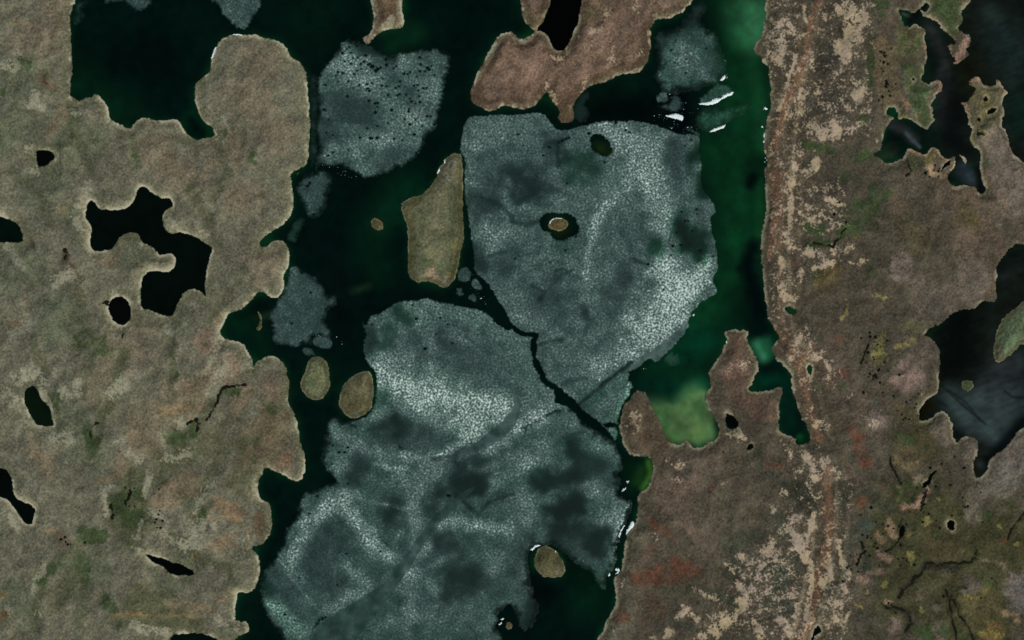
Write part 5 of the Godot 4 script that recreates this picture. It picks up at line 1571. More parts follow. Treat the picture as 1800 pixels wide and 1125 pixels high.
	s(0.85, 7, [1396.7,293.3,1390,333.3,1388.7,368,1386,397.3,1380.7,424])
	s(0.85, 11, [1434,290.7,1432.6,285.3])
	s(0.6, 9, [1414,301.3])
	s(0.75, 9, [1420.6,362.6,1422,368])
	s(0.95, 5, [1448.6,349.8,1464.6,356,1478,360])
	s(0.95, 5, [1440.6,378.6,1459.3,386.6])
	s(0.75, 7, [1403.3,378.6,1427.3,384])
	s(0.65, 12, [1416.6,442.6,1435.3,448])
	s(0.9, 6, [1430,470.6,1464.6,460])
	s(0.55, 12, [1462,445.3,1494,437.3])
	s(0.75, 9, [1371.3,453.3,1376.7,477.3])
	s(0.75, 12, [1374,506.6,1376.7,522.6])
	s(0.6, 7, [1403.3,434.6,1390,432])
	s(0.6, 8, [1406,477.3,1403.3,493.3])
	s(0.8, 3, [1510,464,1523.3,458.6])
	s(0.8, 3, [1491.3,461.3,1510,464])
	s(0.5, 8, [1435.3,333.3])
	s(0.5, 10, [1384.7,525.3,1398,522.6])
	s(0.4, 10, [1475.3,394.6])
	s(0.6, 10, [1403.3,594.7])
	s(0.7, 5, [1432.6,624,1443.3,632,1467.3,654.6])
	s(0.7, 6, [1391.3,634.6])
	s(0.9, 4, [1419.8,640,1418.8,666.6,1424.6,669.3,1428.6,648,1426,637.3])
	s(0.6, 4, [1416.6,576,1423.3,610.7])
	s(0.7, 5, [1495.3,693.3])
	s(0.75, 11, [1419.3,799.9,1424.6,810.6])
	s(0.7, 10, [1424.6,815.9,1432.6,837.3])
	s(0.6, 9, [1406,826.6])
	s(0.55, 8, [1443.3,805.3,1443.3,826.6])
	s(0.5, 5, [1475.3,826.6,1472.6,842.6])
	s(0.55, 12, [1438,746.6,1448.6,751.9])
	s(0.5, 9, [1520.6,733.3,1536.6,746.6])
	s(0.95, 10, [1384.7,929,1406,950.3,1414,974.3,1422,987.6])
	s(0.95, 7, [1427.3,905,1424.6,926.3,1416.6,950.3])
	s(0.9, 9, [1400.7,958.3,1390,950.3])
	s(0.95, 7, [1424.6,993,1426,1027.6,1422,1051.6])
	s(0.95, 6, [1420.6,1056.9,1414,1086.3])
	s(0.8, 12, [1355.3,958.3,1355.3,979.6])
	s(0.7, 9, [1379.3,867.7])
	s(0.95, 6, [1480.6,1030.3,1483.3,1035.6])
	s(0.6, 12, [1472.6,1062.3,1467.3,1091.6])
	s(0.5, 13, [1456.6,990.3,1456.6,1027.6])
	s(0.6, 9, [1374,1096.9,1395.3,1096.9])
	s(0.5, 10, [1480.6,985,1488.6,1006.3])
	s(0.6, 8, [1414,1011.6])
	s(0.6, 8, [1446,1043.6,1443.3,1027.6])
	s(0.7, 8, [1459.3,1115.6])
	s(0.5, 10, [1392.7,1046.3])
	s(0.4, 12, [1366,1019.6,1358,1038.3])
	s(0.6, 8, [1424.6,835.7,1432.6,843.7])
	s(0.7, 8, [1360.7,894.3])
	s(0.95, 15, [1273.2,1096.9,1283.9,1088.9])
	s(0.8, 12, [1254.6,1102.3,1259.9,1115.6])
	s(0.8, 10, [1337.2,1115.6,1326.6,1096.9])
	s(0.9, 9, [1305.2,1030.3,1307.9,1051.6])
	s(0.9, 7, [1294.6,1054.3,1315.9,1054.3])
	s(0.8, 7, [1299.9,977,1310.6,990.3])
	s(0.85, 8, [1337.2,1016.9,1347.9,1011.6])
	s(0.6, 8, [1278.6,993,1297.2,998.3])
	s(0.75, 9, [1190.6,1080.9,1201.3,1075.6])
	s(0.7, 7, [1214.6,1083.6,1225.2,1088.9])
	s(0.75, 5, [1235.9,1043.6,1259.9,1054.3])
	s(0.6, 5, [1219.9,1036.9])
	s(0.7, 10, [1177.3,1110.3])
	s(0.7, 10, [1233.2,1118.3])
	s(0.6, 8, [1342.5,955.6,1345.2,985])
	s(0.5, 7, [1150.6,1118.3])
	s(0.5, 6, [1147.9,939.6,1155.9,947.6])
	s(0.4, 10, [1091.9,1016.9,1084,1043.6])
	s(0.45, 12, [1190.6,843.7])
	s(0.5, 4, [1275.9,846.3])
	s(0.6, 6, [1076,1107.6])
	s(0.9, 6, [1281.2,759.9,1291.9,762.6,1310.6,773.3])
	s(0.6, 3, [1141.3,805.3,1147.9,821.3])
	s(0.7, 4, [1169.3,809.3,1179.9,807.9])
	s(0.35, 10, [1190.6,821.3,1201.3,815.9])
	s(0.35, 14, [1118.6,730.6,1115.9,751.9])
	s(0.4, 6, [1110.6,794.6])
	s(0.3, 12, [1315.9,634.6,1283.9,648])
	g(0.9, 14, [1419.3,400,1438,405.3])
	g(0.85, 10, [1451.3,429.3,1422,429.3])
	g(0.8, 12, [1475.3,410.6,1499.3,400])
	g(0.5, 30, [1510,373.3,1499.3,392])
	g(0.5, 26, [1541.9,341.3,1534,360])
	g(0.5, 16, [1483.3,314.7])
	g(0.8, 9, [1414,255.9,1438,261.3])
	g(0.75, 9, [1451.3,261.3,1462,266.6])
	g(0.6, 14, [1499.3,274.6,1531.3,271.9])
	g(0.8, 10, [1531.3,10.7,1557.9,8])
	g(0.7, 9, [1547.3,26.7])
	g(0.6, 26, [1664.6,16,1648.6,10.7])
	g(0.75, 22, [1677.9,45.3,1675.2,26.7])
	g(0.55, 28, [1603.3,128,1616.6,170.6])
	g(0.6, 20, [1616.6,191.9,1629.9,213.3])
	g(0.3, 30, [1595.3,80])
	g(0.55, 8, [1531.3,66.6,1526,160])
	g(0.6, 10, [1581.9,42.7])
	g(0.5, 14, [1515.3,213.3])
	g(0.5, 14, [1541.9,621.3,1547.3,600])
	g(0.4, 20, [1589.9,773.3])
	g(0.7, 16, [1616.6,1107.6,1627.3,1112.9])
	g(0.6, 16, [1656.6,1110.3])
	g(0.6, 10, [1691.2,1112.9])
	g(0.5, 6, [1616.6,1064.9,1621.9,1075.6])
	g(0.5, 10, [1643.3,937])
	g(0.4, 14, [1603.3,990.3])
	g(0.4, 10, [1478,680])
	g(0.4, 12, [1733.9,1022.3])
	g(0.3, 30, [1589.9,857,1595.3,867.7])
	g(0.4, 12, [1733.9,907.6])
	g(0.35, 12, [1432.6,680])
	g(0.4, 14, [1528.6,482.6])
	g(0.4, 12, [1432.6,485.3])
	g(0.4, 9, [1771.2,883.7])
	g(0.5, 8, [1720.6,290.6,1733.9,287.9])
	c(98, 104, 82, 0.8, 26, [1605.9,141.3,1616.6,165.3,1619.3,202.6])
	c(92, 88, 62, 0.85, 26, [1600.6,74.6,1589.9,90.6,1605.9,53.3])
	c(108, 94, 70, 0.7, 24, [1557.9,88,1552.6,128,1563.3,170.6])
	c(112, 94, 68, 0.6, 12, [1552.6,69.3,1541.9,80])
	c(128, 104, 84, 0.8, 9, [1584.6,176,1595.3,186.6])
	c(104, 88, 72, 0.6, 12, [1563.3,34.7])
	c(84, 92, 62, 0.8, 36, [1669.9,24,1659.3,10.7])
	c(162, 128, 108, 0.9, 7, [1632.6,28,1645.9,34.7,1656.6,50.7,1667.2,60])
	c(164, 130, 112, 0.9, 9, [1699.2,64,1691.2,93.3,1680.6,106.6])
	c(160, 128, 108, 0.8, 6, [1669.9,77.3,1669.9,93.3])
	c(158, 124, 106, 0.9, 5, [1637.9,144,1653.9,144,1653.9,157.3,1645.9,165.3])
	c(150, 118, 98, 0.7, 5, [1627.3,72,1628.6,88])
	c(156, 126, 108, 0.8, 6, [1693.9,2.7,1699.2,5.3])
	c(132, 118, 80, 0.7, 8, [1667.2,29.3,1669.9,21.3])
	c(150, 122, 96, 0.95, 10, [1612.6,202.6])
	c(120, 122, 76, 0.8, 5, [1581.9,206.6,1597.9,205.3])
	c(126, 118, 70, 0.7, 4, [1591.3,160,1592.6,149.3])
	c(124, 116, 72, 0.8, 4, [1595.3,85.3])
	c(124, 116, 76, 0.8, 4, [1606.5,79.4])
	c(96, 92, 70, 0.95, 46, [1731.2,165.3,1733.9,213.3,1723.2,245.3])
	c(112, 100, 88, 0.95, 44, [1749.9,255.9,1765.9,279.9,1733.9,299.9,1776.6,299.9])
	c(112, 100, 88, 0.8, 40, [1765.9,312,1781.9,360])
	c(108, 98, 86, 0.6, 30, [1744.6,296])
	y(0.85, 5, [1723.2,165.3,1736.6,166.6,1737.9,178.6,1728.6,182.6])
	y(0.85, 5, [1725.9,205.3,1736.6,190.6,1752.6,187.9,1749.9,198.6])
	y(0.85, 6, [1719.2,206.6,1725.9,211.9])
	y(0.85, 6, [1720.6,231.9,1728.6,237.3])
	y(0.85, 4, [1707.2,226.6,1709.9,253.3])
	y(0.85, 5, [1699.2,173.3,1712.6,170.6])
	c(166, 136, 108, 0.9, 6, [1707.2,144,1720.6,138.6])
	c(166, 136, 108, 0.9, 6, [1753.9,144,1765.9,157.3,1765.9,165.3])
	c(166, 136, 108, 0.9, 5, [1699.2,186.6,1701.9,202.6])
	c(166, 136, 108, 0.9, 4, [1693.9,181.3])
	c(166, 136, 108, 0.9, 7, [1632.6,290.7,1635.3,304,1656.6,309.3])
	c(166, 136, 108, 0.9, 4, [1669.9,312,1677.9,290.7,1681.9,282.7])
	c(166, 136, 108, 0.9, 5, [1597.9,263.9,1616.6,269.3])
	c(166, 136, 108, 0.9, 7, [1640.6,258.6,1653.9,274.6,1667.2,282.6])
	c(166, 136, 108, 0.9, 6, [1627.3,274.6,1635.3,263.9])
	c(166, 136, 108, 0.9, 3, [1687.2,274.6,1696.6,281.3])
	c(166, 136, 108, 0.9, 3, [1680.6,327.5,1693.9,327.5])
	y(0.7, 10, [1640.6,274.6,1632.6,282.6])
	c(70, 72, 50, 0.8, 14, [1608.6,282.6,1605.9,293.3])
	c(98, 84, 70, 0.7, 70, [1704.6,346.6,1696.6,386.6,1736.6,466.6])
	c(114, 102, 92, 0.9, 24, [1584.6,461.3,1579.3,482.6])
	c(100, 90, 80, 0.7, 50, [1696.6,498.6,1656.6,519.9,1629.9,519.9])
	c(112, 100, 90, 0.5, 24, [1723.2,498.6])
	c(86, 78, 50, 0.7, 26, [1701.9,381.3])
	c(88, 76, 50, 0.8, 24, [1462,482.6,1451.3,493.3])
	c(92, 88, 52, 0.5, 10, [1507.3,418.6])
	c(112, 104, 92, 0.6, 10, [1659.3,373.3])
	c(116, 104, 90, 0.7, 12, [1755.2,394.6])
	c(108, 92, 74, 0.6, 18, [1709.9,341.3,1691.2,333.3])
	c(130, 108, 92, 0.5, 6, [1736.6,325.3,1765.9,360])
	c(78, 72, 52, 0.7, 26, [1589.9,392,1616.6,429.3])
	c(94, 78, 62, 0.6, 20, [1576.6,360])
	c(80, 74, 60, 0.6, 35, [1656.6,471.9,1643.3,482.6])
	c(84, 86, 56, 0.5, 12, [1589.9,576,1616.6,576])
	c(112, 104, 58, 0.75, 8, [1605.9,597.3])
	c(90, 78, 66, 0.7, 40, [1510,730.6,1456.6,640])
	c(124, 104, 94, 0.9, 24, [1595.3,648,1605.9,666.6,1584.6,672])
	c(92, 82, 72, 0.9, 30, [1616.6,629.3,1629.9,613.3])
	c(114, 100, 92, 0.8, 18, [1536.6,730.6,1541.9,744])
	c(84, 80, 70, 0.6, 20, [1541.9,709.3])
	c(70, 66, 46, 0.9, 36, [1589.9,778.6,1616.6,762.6,1629.9,786.6])
	c(76, 70, 50, 0.8, 26, [1611.3,730.6,1589.9,725.3])
	c(92, 76, 56, 0.6, 14, [1595.3,794.6])
	c(124, 108, 74, 0.6, 9, [1571.3,807.9,1589.9,818.6,1613.9,818.6])
	c(98, 88, 78, 0.8, 26, [1656.6,741.3,1659.3,762.6])
	c(92, 84, 72, 0.85, 28, [1696.6,789.3,1704.6,781.3])
	c(110, 102, 94, 0.8, 10, [1704.6,781.3])
	c(106, 98, 88, 0.9, 50, [1765.9,799.9,1787.2,786.6,1749.9,834.6])
	c(118, 108, 100, 0.7, 22, [1760.6,842.6,1776.6,826.6])
	c(128, 108, 96, 0.5, 16, [1491.3,830.3,1456.6,841])
	y(0.62, 15, [1547.3,592,1541.9,613.3])
	y(0.55, 12, [1552.6,629.3,1536.6,624])
	y(0.9, 5, [1573.9,610.7,1587.3,606.7,1595.3,605.3])
	y(0.4, 14, [1534,648])
	y(0.9, 3, [1605.9,757.3])
	y(0.8, 3, [1619.3,759.9])
	y(0.8, 4, [1613.9,714.1])
	y(0.8, 5, [1491.3,530.6,1486,551.9,1475.3,565.3])
	y(0.6, 4, [1536.6,514.6,1552.6,525.3,1568.6,517.3])
	y(0.7, 5, [1619.3,693.3])
	y(0.5, 5, [1619.3,464])
	c(68, 66, 44, 0.95, 110, [1600,930,1760,980,1700,1080])
	c(66, 64, 44, 0.9, 60, [1580,1060,1620,900])
	c(70, 62, 44, 0.6, 40, [1656.6,974.3,1643.3,947.6])
	c(84, 86, 62, 0.4, 30, [1603.3,937])
	c(156, 124, 104, 0.95, 9, [1589.9,891.6,1605.9,891.6,1616.6,878.3,1629.9,865])
	c(150, 120, 102, 0.85, 9, [1547.3,974.3,1563.3,982.3])
	c(150, 120, 102, 0.85, 10, [1507.3,974.3,1510,985])
	c(150, 122, 104, 0.8, 8, [1507.3,1011.6,1520.6,1019.6])
	c(146, 122, 98, 0.8, 8, [1563.3,931.6,1573.9,945,1560.6,918.3])
	c(140, 116, 92, 0.7, 8, [1541.9,942.3,1549.9,950.3])
	c(150, 118, 100, 0.7, 7, [1557.9,1054.3,1563.3,1059.6])
	c(140, 122, 96, 0.7, 6, [1616.6,835.7,1608.6,849])
	c(150, 132, 92, 0.7, 5, [1580.6,851.7,1581.9,875.7])
	c(140, 118, 100, 0.7, 4, [1520.6,1006.3,1552.6,1006.3])
	c(108, 92, 84, 0.9, 13, [1568.6,1107.6,1573.9,1091.6])
	c(110, 98, 90, 0.8, 8, [1573.9,1094.3])
	c(112, 102, 88, 0.9, 9, [1693.9,1038.3,1715.2,1028.9])
	c(88, 80, 70, 0.8, 22, [1704.6,1022.3])
	c(108, 96, 84, 0.9, 9, [1643.3,1067.6])
	c(110, 94, 86, 0.9, 13, [1651.3,1102.3,1651.3,1120.9])
	c(104, 90, 82, 0.8, 10, [1619.3,1048.9])
	c(84, 80, 60, 0.7, 24, [1629.9,1035.6])
	c(108, 100, 94, 0.9, 40, [1792.5,1032.9,1800,1051.6])
	c(116, 106, 98, 0.6, 22, [1717.9,873,1707.2,910.3])
	c(104, 98, 88, 0.7, 28, [1776.6,841,1749.9,846.3])
	c(120, 112, 92, 0.8, 8, [1720.6,910.3])
	c(110, 90, 56, 0.8, 16, [1747.2,1099.6,1752.6,1110.3,1733.9,1112.9])
	c(150, 122, 96, 0.7, 6, [1765.9,1075.6,1781.9,1080.9,1787.2,1091.6])
	c(92, 84, 56, 0.5, 40, [1723.2,1064.9,1696.6,1078.3])
	c(60, 64, 46, 0.7, 20, [1536.6,1107.6])
	c(78, 76, 60, 0.7, 14, [1494,1091.6,1478,1112.9])
	c(38, 38, 34, 0.85, 9, [1621.9,995.6,1632.6,990.3])
	c(42, 42, 38, 0.8, 8, [1651.3,993,1677.9,1001])
	c(40, 40, 34, 0.7, 6, [1605.9,1019.6,1584.6,1035.6])
	c(60, 72, 66, 0.6, 22, [1520.6,923.6])
	c(74, 76, 62, 0.6, 30, [1499.3,953])
	c(48, 58, 46, 0.6, 18, [1520.6,990.3])
	c(48, 46, 36, 0.7, 8, [1560.6,1064.9,1568.6,1070.3])
	y(0.8, 10, [1627.3,914.3])
	y(0.8, 7, [1597.9,937])
	y(0.8, 6, [1597.9,974.3,1603.3,978.3])
	y(0.8, 8, [1553.9,1024.4])
	y(0.8, 5, [1522,1037.5])
	y(0.8, 6, [1757.9,926.3])
	y(0.8, 6, [1661.9,917,1677.9,918.3,1673.9,931.6])
	y(0.8, 5, [1781.9,858.3])
	y(0.8, 7, [1787.2,955.6])
	y(0.8, 4, [1648.6,875.7])
	y(0.8, 4, [1691.2,969])
	y(0.8, 3, [1707.2,1051.6,1693.9,1047.6])
	y(0.8, 4, [1723.2,1110.3,1765.9,1115.6])
	y(0.8, 4, [1616.6,1064.9,1621.9,1072.9])
	y(0.8, 4, [1502,1062.3,1515.3,1067.6])
	c(132, 108, 72, 0.8, 5, [1595.3,931.6,1597.9,945])
	c(86, 90, 67, 1, 60, [769.9,360,767.2,453.3])
	c(118, 112, 86, 0.55, 28, [769.9,346.6,764.6,440])
	c(84, 82, 52, 0.8, 9, [737.9,349.3,719.3,368,724.6,413.3,724.6,471.9])
	c(134, 116, 96, 0.9, 11, [756.6,479.9,761.9,490.6,748.6,490.6])
	c(120, 108, 84, 0.6, 5, [716.6,373.3,719.3,413.3])
	c(88, 84, 54, 0.8, 10, [807.2,293.3,809.9,386.6,796.6,487.9])
	c(94, 84, 56, 1, 14, [663.3,393.3])
	c(104, 108, 78, 1, 42, [556.6,664])
	c(88, 86, 58, 0.8, 12, [570,634.6])
	c(92, 88, 62, 1, 42, [626,696])
	c(104, 100, 76, 0.6, 20, [631.3,688])
	c(84, 76, 48, 0.7, 10, [649.9,672])
	c(112, 86, 66, 0.7, 8, [607.3,720])
	c(112, 94, 58, 1, 24, [982.1,394.1])
	c(84, 80, 56, 1, 36, [965.3,987.6])
	c(118, 84, 58, 0.7, 6, [982.6,1009])
	c(110, 92, 70, 0.7, 5, [950.7,1010.3,969.3,1012.9])
	c(98, 72, 56, 1, 10, [894.7,1099.1])
	c(150, 70, 50, 0.8, 3, [894.7,1100.9])
	c(92, 86, 52, 1, 12, [456,566])
	c(88, 100, 74, 1, 50, [1780,590,1840,560])
	c(62, 84, 54, 1, 16, [1701.9,676.8])
	c(118, 104, 84, 0.8, 4, [1765.9,1001,1744.6,985,1723.2,985])
	c(112, 100, 64, 0.7, 4, [1683.2,1048.9,1704.6,1054.3,1723.2,1046.3,1733.9,1027.6])
	y(0.5, 4, [1597.9,998.3,1603.3,982.3])
	c(80, 82, 61, 0.77, 9.2, [120,165,128,200,125,250,60,262])
	lo(1, 12.8, [120,165,128,200,125,250,60,262])
	c(80, 82, 61, 0.66, 9.2, [128,200,142,258,160,305])
	lo(1, 12.8, [128,200,142,258,160,305])
	c(80, 82, 61, 0.66, 8.05, [230,215,236,262,246,292])
	lo(1, 11.2, [230,215,236,262,246,292])
	c(80, 82, 61, 0.66, 11.5, [380,238,386,262,402,300,378,342])
	lo(1, 16, [380,238,386,262,402,300,378,342])
	c(80, 82, 61, 0.66, 10.3, [335,330,368,392,378,425])
	lo(1, 14.4, [335,330,368,392,378,425])
	c(80, 82, 61, 0.77, 9.2, [300,590,306,640,300,690])
	lo(1, 12.8, [300,590,306,640,300,690])
	c(80, 82, 61, 0.88, 11.5, [218,618,206,690,178,735,160,805])
	lo(1, 16, [218,618,206,690,178,735,160,805])
	c(80, 82, 61, 0.77, 6.9, [468,708,505,716])
	lo(1, 9.6, [468,708,505,716])
	c(80, 82, 61, 0.77, 10.3, [215,872,200,905,245,915])
	lo(1, 14.4, [215,872,200,905,245,915])
	c(80, 82, 61, 0.77, 10.3, [330,880,345,912,372,884])
	lo(1, 14.4, [330,880,345,912,372,884])
	c(80, 82, 61, 0.77, 11.5, [382,690,350,745,300,800,280,850])
	lo(1, 16, [382,690,350,745,300,800,280,850])
	c(80, 82, 61, 0.77, 11.5, [155,948,70,1005,62,1100])
	lo(1, 16, [155,948,70,1005,62,1100])
	c(80, 82, 61, 0.77, 10.3, [360,1092,260,1088,200,1095])
	lo(1, 14.4, [360,1092,260,1088,200,1095])
	c(80, 82, 61, 0.77, 8.05, [402,995,418,1060])
	lo(1, 11.2, [402,995,418,1060])
	c(80, 82, 61, 0.66, 13.8, [450,770,400,790,360,850])
	lo(1, 19.2, [450,770,400,790,360,850])
	c(80, 82, 61, 0.55, 10.3, [20,300,60,330,90,390])
	lo(1, 14.4, [20,300,60,330,90,390])
	c(80, 82, 61, 0.55, 12.6, [100,480,140,520,160,600,150,680])
	lo(1, 17.6, [100,480,140,520,160,600,150,680])
	c(80, 82, 61, 0.55, 9.2, [430,470,400,520,370,560])
	lo(1, 12.8, [430,470,400,520,370,560])
	c(80, 82, 61, 0.66, 11.5, [300,940,360,985,420,1000])
	lo(1, 16, [300,940,360,985,420,1000])
	c(80, 82, 61, 0.66, 13.8, [130,960,150,1020,140,1090])
	lo(1, 19.2, [130,960,150,1020,140,1090])
	c(80, 82, 61, 0.55, 11.5, [430,840,470,850])
	lo(1, 16, [430,840,470,850])
	c(80, 82, 61, 0.55, 9.2, [60,590,70,640,110,660])
	lo(1, 12.8, [60,590,70,640,110,660])
	c(80, 82, 61, 0.55, 6.9, [400,180,430,215,425,260])
	lo(1, 9.6, [400,180,430,215,425,260])
	c(124, 110, 88, 0.7, 20, [330,690,380,650,430,690])
	c(124, 110, 88, 0.7, 16, [230,770,210,830])
	c(124, 110, 88, 0.7, 14, [380,960,410,950])
	c(124, 110, 88, 0.7, 16, [90,230,110,200])
	c(124, 110, 88, 0.7, 18, [60,790,90,830])
	c(124, 110, 88, 0.7, 20, [270,480,300,500])
	c(124, 110, 88, 0.7, 16, [160,420,190,460])
	c(124, 110, 88, 0.7, 14, [415,720,440,690])
	c(124, 110, 88, 0.7, 10, [300,1060,380,1075])
	c(62, 65, 53, 0.7, 14, [1352,1060,1380,1000,1340,1000])
	c(62, 65, 53, 0.7, 14, [1240,1040,1290,1060])
	c(62, 65, 53, 0.6, 16, [1300,1000,1280,960,1330,940])
	c(62, 65, 53, 0.6, 12, [1440,1080,1480,1000,1485,940])
	c(62, 65, 53, 0.6, 10, [1180,1090,1230,1110])
	c(62, 65, 53, 0.6, 14, [1380,940,1360,900])
	c(62, 65, 53, 0.6, 18, [1530,870,1560,890])
	c(62, 65, 53, 0.6, 12, [1480,880,1470,820])
	c(62, 65, 53, 0.5, 14, [1350,830,1330,800])
	s(0.8, 7, [1295,1075,1310,1060])
	s(0.8, 6, [1330,1000,1345,990])
	s(0.8, 6, [1265,1080,1280,1090])
	s(0.8, 8, [1370,1085,1385,1110])
	s(0.8, 5, [1440,1000,1446,1030])
	s(0.7, 5, [1475,950,1478,1000])
	s(0.7, 6, [1400,1060,1395,1085])
	s(0.7, 5, [1455,955,1460,1010])
	s(0.8, 4, [1235,1075,1250,1085])
	s(0.8, 5, [1320,1085,1330,1095])
	s(0.8, 3.5, [1200,1065,1212,1072])
	s(0.8, 4, [1290,1020,1300,1030])
	s(0.7, 5, [1480,1100,1490,1080])
	s(0.7, 6, [1425,1110,1430,1080])
	c(128, 112, 90, 0.4, 5, [1421,-40,1421,-20,1408,43,1397,107,1381,149,1363,181,1352,227])
	c(70, 62, 50, 0.4, 6, [1411,-40,1411,-20,1398,43,1387,107])
	c(138, 122, 100, 0.5, 5, [1447,-40,1447,-20,1434,43,1423,107,1407,149,1389,181,1378,227,1373,267])
	c(78, 68, 54, 0.5, 5, [1442,43,1431,107,1415,149,1397,181,1386,227,1381,267,1379,307,1378,400,1374,450])
	c(142, 126, 102, 0.55, 5, [1407,181,1396,227,1391,267,1389,307,1388,400,1384,450,1386,520,1392,580,1410,605,1433,640])
	c(84, 72, 56, 0.5, 5, [1401,267,1399,307,1398,400,1394,450,1396,520,1402,580,1420,605,1443,640])
	c(134, 118, 96, 0.4, 4, [1407,307,1406,400,1402,450,1404,520])
	c(112, 88, 70, 0.6, 5, [1373,307,1372,400,1368,450,1370,520,1376,580,1394,605,1417,640])
	c(122, 106, 86, 0.4, 4, [1384,580,1402,605,1425,640,1436,685,1452,733,1460,773])
	c(108, 92, 74, 0.4, 5, [1391,640,1402,685,1418,733,1426,773,1443,830])
	c(80, 70, 56, 0.5, 6, [1437,640,1448,685,1464,733,1472,773,1489,830])
	c(138, 122, 100, 0.45, 5, [1469,830,1470,900,1467,960,1462,990,1450,1040,1438,1090,1424,1140])
	c(84, 74, 60, 0.5, 6, [1439,830,1440,900,1437,960,1432,990,1420,1040,1408,1090,1394,1140])
	c(82, 74, 60, 0.45, 5, [1482,900,1479,960,1474,990,1462,1040,1450,1090,1436,1140])
	c(128, 116, 96, 0.45, 5, [1490,900,1487,960,1482,990,1470,1040,1458,1090,1444,1140])
	c(150, 134, 108, 0.5, 5, [1430,900,1427,960,1422,990,1410,1040,1398,1090,1384,1140])
	lo(-1, 15.3, [1435,-40,1435,-20,1422,43,1411,107,1395,149,1377,181,1366,227,1361,267,1359,307,1358,400,1354,450,1356,520,1362,580,1380,605,1403,640,1414,685,1430,733,1438,773,1455,830,1456,900,1453,960,1448,990,1436,1040,1424,1090,1410,1140])
	lo(-1, 8.5, [1449,-40,1449,-20,1436,43,1425,107,1409,149,1391,181,1380,227,1375,267,1373,307,1372,400,1368,450,1370,520,1376,580,1394,605,1417,640,1428,685,1444,733,1452,773])
	lo(-1, 10.2, [1409,181,1398,227,1393,267,1391,307,1390,400,1386,450,1388,520,1394,580,1412,605,1435,640])
	lo(-1, 11.9, [1428,900,1425,960,1420,990,1408,1040,1396,1090,1382,1140])
	lo(-1, 26, [1643.3,1067.6,1653.9,1118.3])
	lo(-1, 26, [1691.2,1032.9,1715.2,1027.6])
	lo(-1, 26, [1563.3,1102.3,1579.3,1086.3])
	lo(-1, 26, [1616.6,1048.9,1621.9,1051.6])
	lo(-1, 26, [1595.3,648,1619.3,618.7,1632.6,629.3])
	lo(-1, 26, [1536.6,730.6,1544.6,741.3])
	lo(-1, 26, [1579.3,453.3,1581.9,487.9])
	lo(-1, 26, [1659.3,733.3,1664.6,762.6])
	lo(-1, 26, [1696.6,786.6,1709.9,781.3])
	lo(1, 12, [1577.9,1048.4,1585.9,1035.6,1600.6,1021.7,1622.5,993.5,1645.9,993.5,1683.2,989.8,1710.4,977])
	lo(1, 12, [1659.8,1035.6,1669.9,1080.9,1679.5,1124.9])
	lo(1, 12, [1531.3,66.6,1526,160,1523.3,239.9])
	lo(1, 12, [1771.2,946.3,1800,899.1])
	lo(-1, 60, [440,130,470,180])
	lo(-1, 48, [400,260,440,290])
	lo(-1, 40.8, [280,270,300,300])
	lo(-1, 40.8, [130,290,150,330])
	lo(-1, 36, [430,360,460,480])
	lo(-1, 26.4, [410,640])
	lo(-1, 26.4, [480,670])
	lo(-1, 36, [290,520,270,470])
	lo(-1, 28.8, [320,560,330,600])
	lo(-1, 26.4, [180,620,190,680])
	lo(-1, 36, [60,620,100,560])
	lo(-1, 33.6, [280,880,330,860])
	lo(-1, 26.4, [320,940])
	lo(-1, 26.4, [926.7,125.3,940,106.6])
	lo(-1, 28.8, [1097.3,53.3,1049.3,80])
	lo(-1, 21.6, [1028,112,996,154.6])
	c(140, 136, 117, 0.7, 12, [215,772,228,800])
	c(140, 136, 117, 0.7, 10, [110,640,70,690])
	c(140, 136, 117, 0.6, 12, [400,640,372,690])
	c(140, 136, 117, 0.5, 16, [205,690,240,660])
	c(140, 136, 117, 0.7, 8, [330,745,310,760])
	c(140, 136, 117, 0.5, 10, [285,760,300,800])
	c(140, 136, 117, 0.7, 7, [260,830,262,870])
	c(140, 136, 117, 0.8, 7, [180,860,188,905])
	c(140, 136, 117, 0.7, 8, [300,915,270,900])
	c(140, 136, 117, 0.8, 10, [60,170,75,190])
	c(140, 136, 117, 0.7, 10, [55,640,45,660])
	c(140, 136, 117, 0.6, 10, [120,700,140,670])
	c(140, 136, 117, 0.5, 14, [30,590,60,560])
	c(140, 136, 117, 0.7, 8, [140,360,150,340])
	c(140, 136, 117, 0.7, 9, [100,500,125,485])
	c(140, 136, 117, 0.6, 10, [20,440,40,470])
	c(140, 136, 117, 0.7, 6, [240,540,205,518])
	c(140, 136, 117, 0.6, 8, [290,555,300,590])
	c(140, 136, 117, 0.7, 9, [240,1100,290,1110])
	c(140, 136, 117, 0.6, 12, [350,960,340,930])
	c(140, 136, 117, 0.7, 7, [75,1000,62,1035])
	c(140, 136, 117, 0.8, 9, [20,905,35,925])
	c(140, 136, 117, 0.7, 6, [225,210,205,195])
	c(140, 136, 117, 0.7, 5, [400,225,395,205])
	c(140, 136, 117, 0.8, 5, [335,235,360,245])
	c(140, 136, 117, 0.6, 10, [290,372,310,410])
	c(140, 136, 117, 0.7, 6, [370,420,345,400])
	c(46, 46, 34, 0.55, 7, [1577.9,1048.4,1600.6,1021.7,1622.5,993.5,1645.9,993.5,1683.2,989.8,1710.4,977,1713.9,966.3])
	c(46, 46, 34, 0.55, 6, [1659.8,1035.6,1669.9,1080.9,1679.5,1124.9])
	c(46, 46, 34, 0.55, 6, [1669.9,1046.3,1691.2,1091.6,1708.6,1124.9])
	c(46, 46, 34, 0.55, 5, [1771.2,946.3,1787.2,915.6,1800,899.1])
	c(46, 46, 34, 0.55, 5, [1552.6,1064.9,1589.9,1072.9,1599.3,1094.3,1589.9,1112.9])
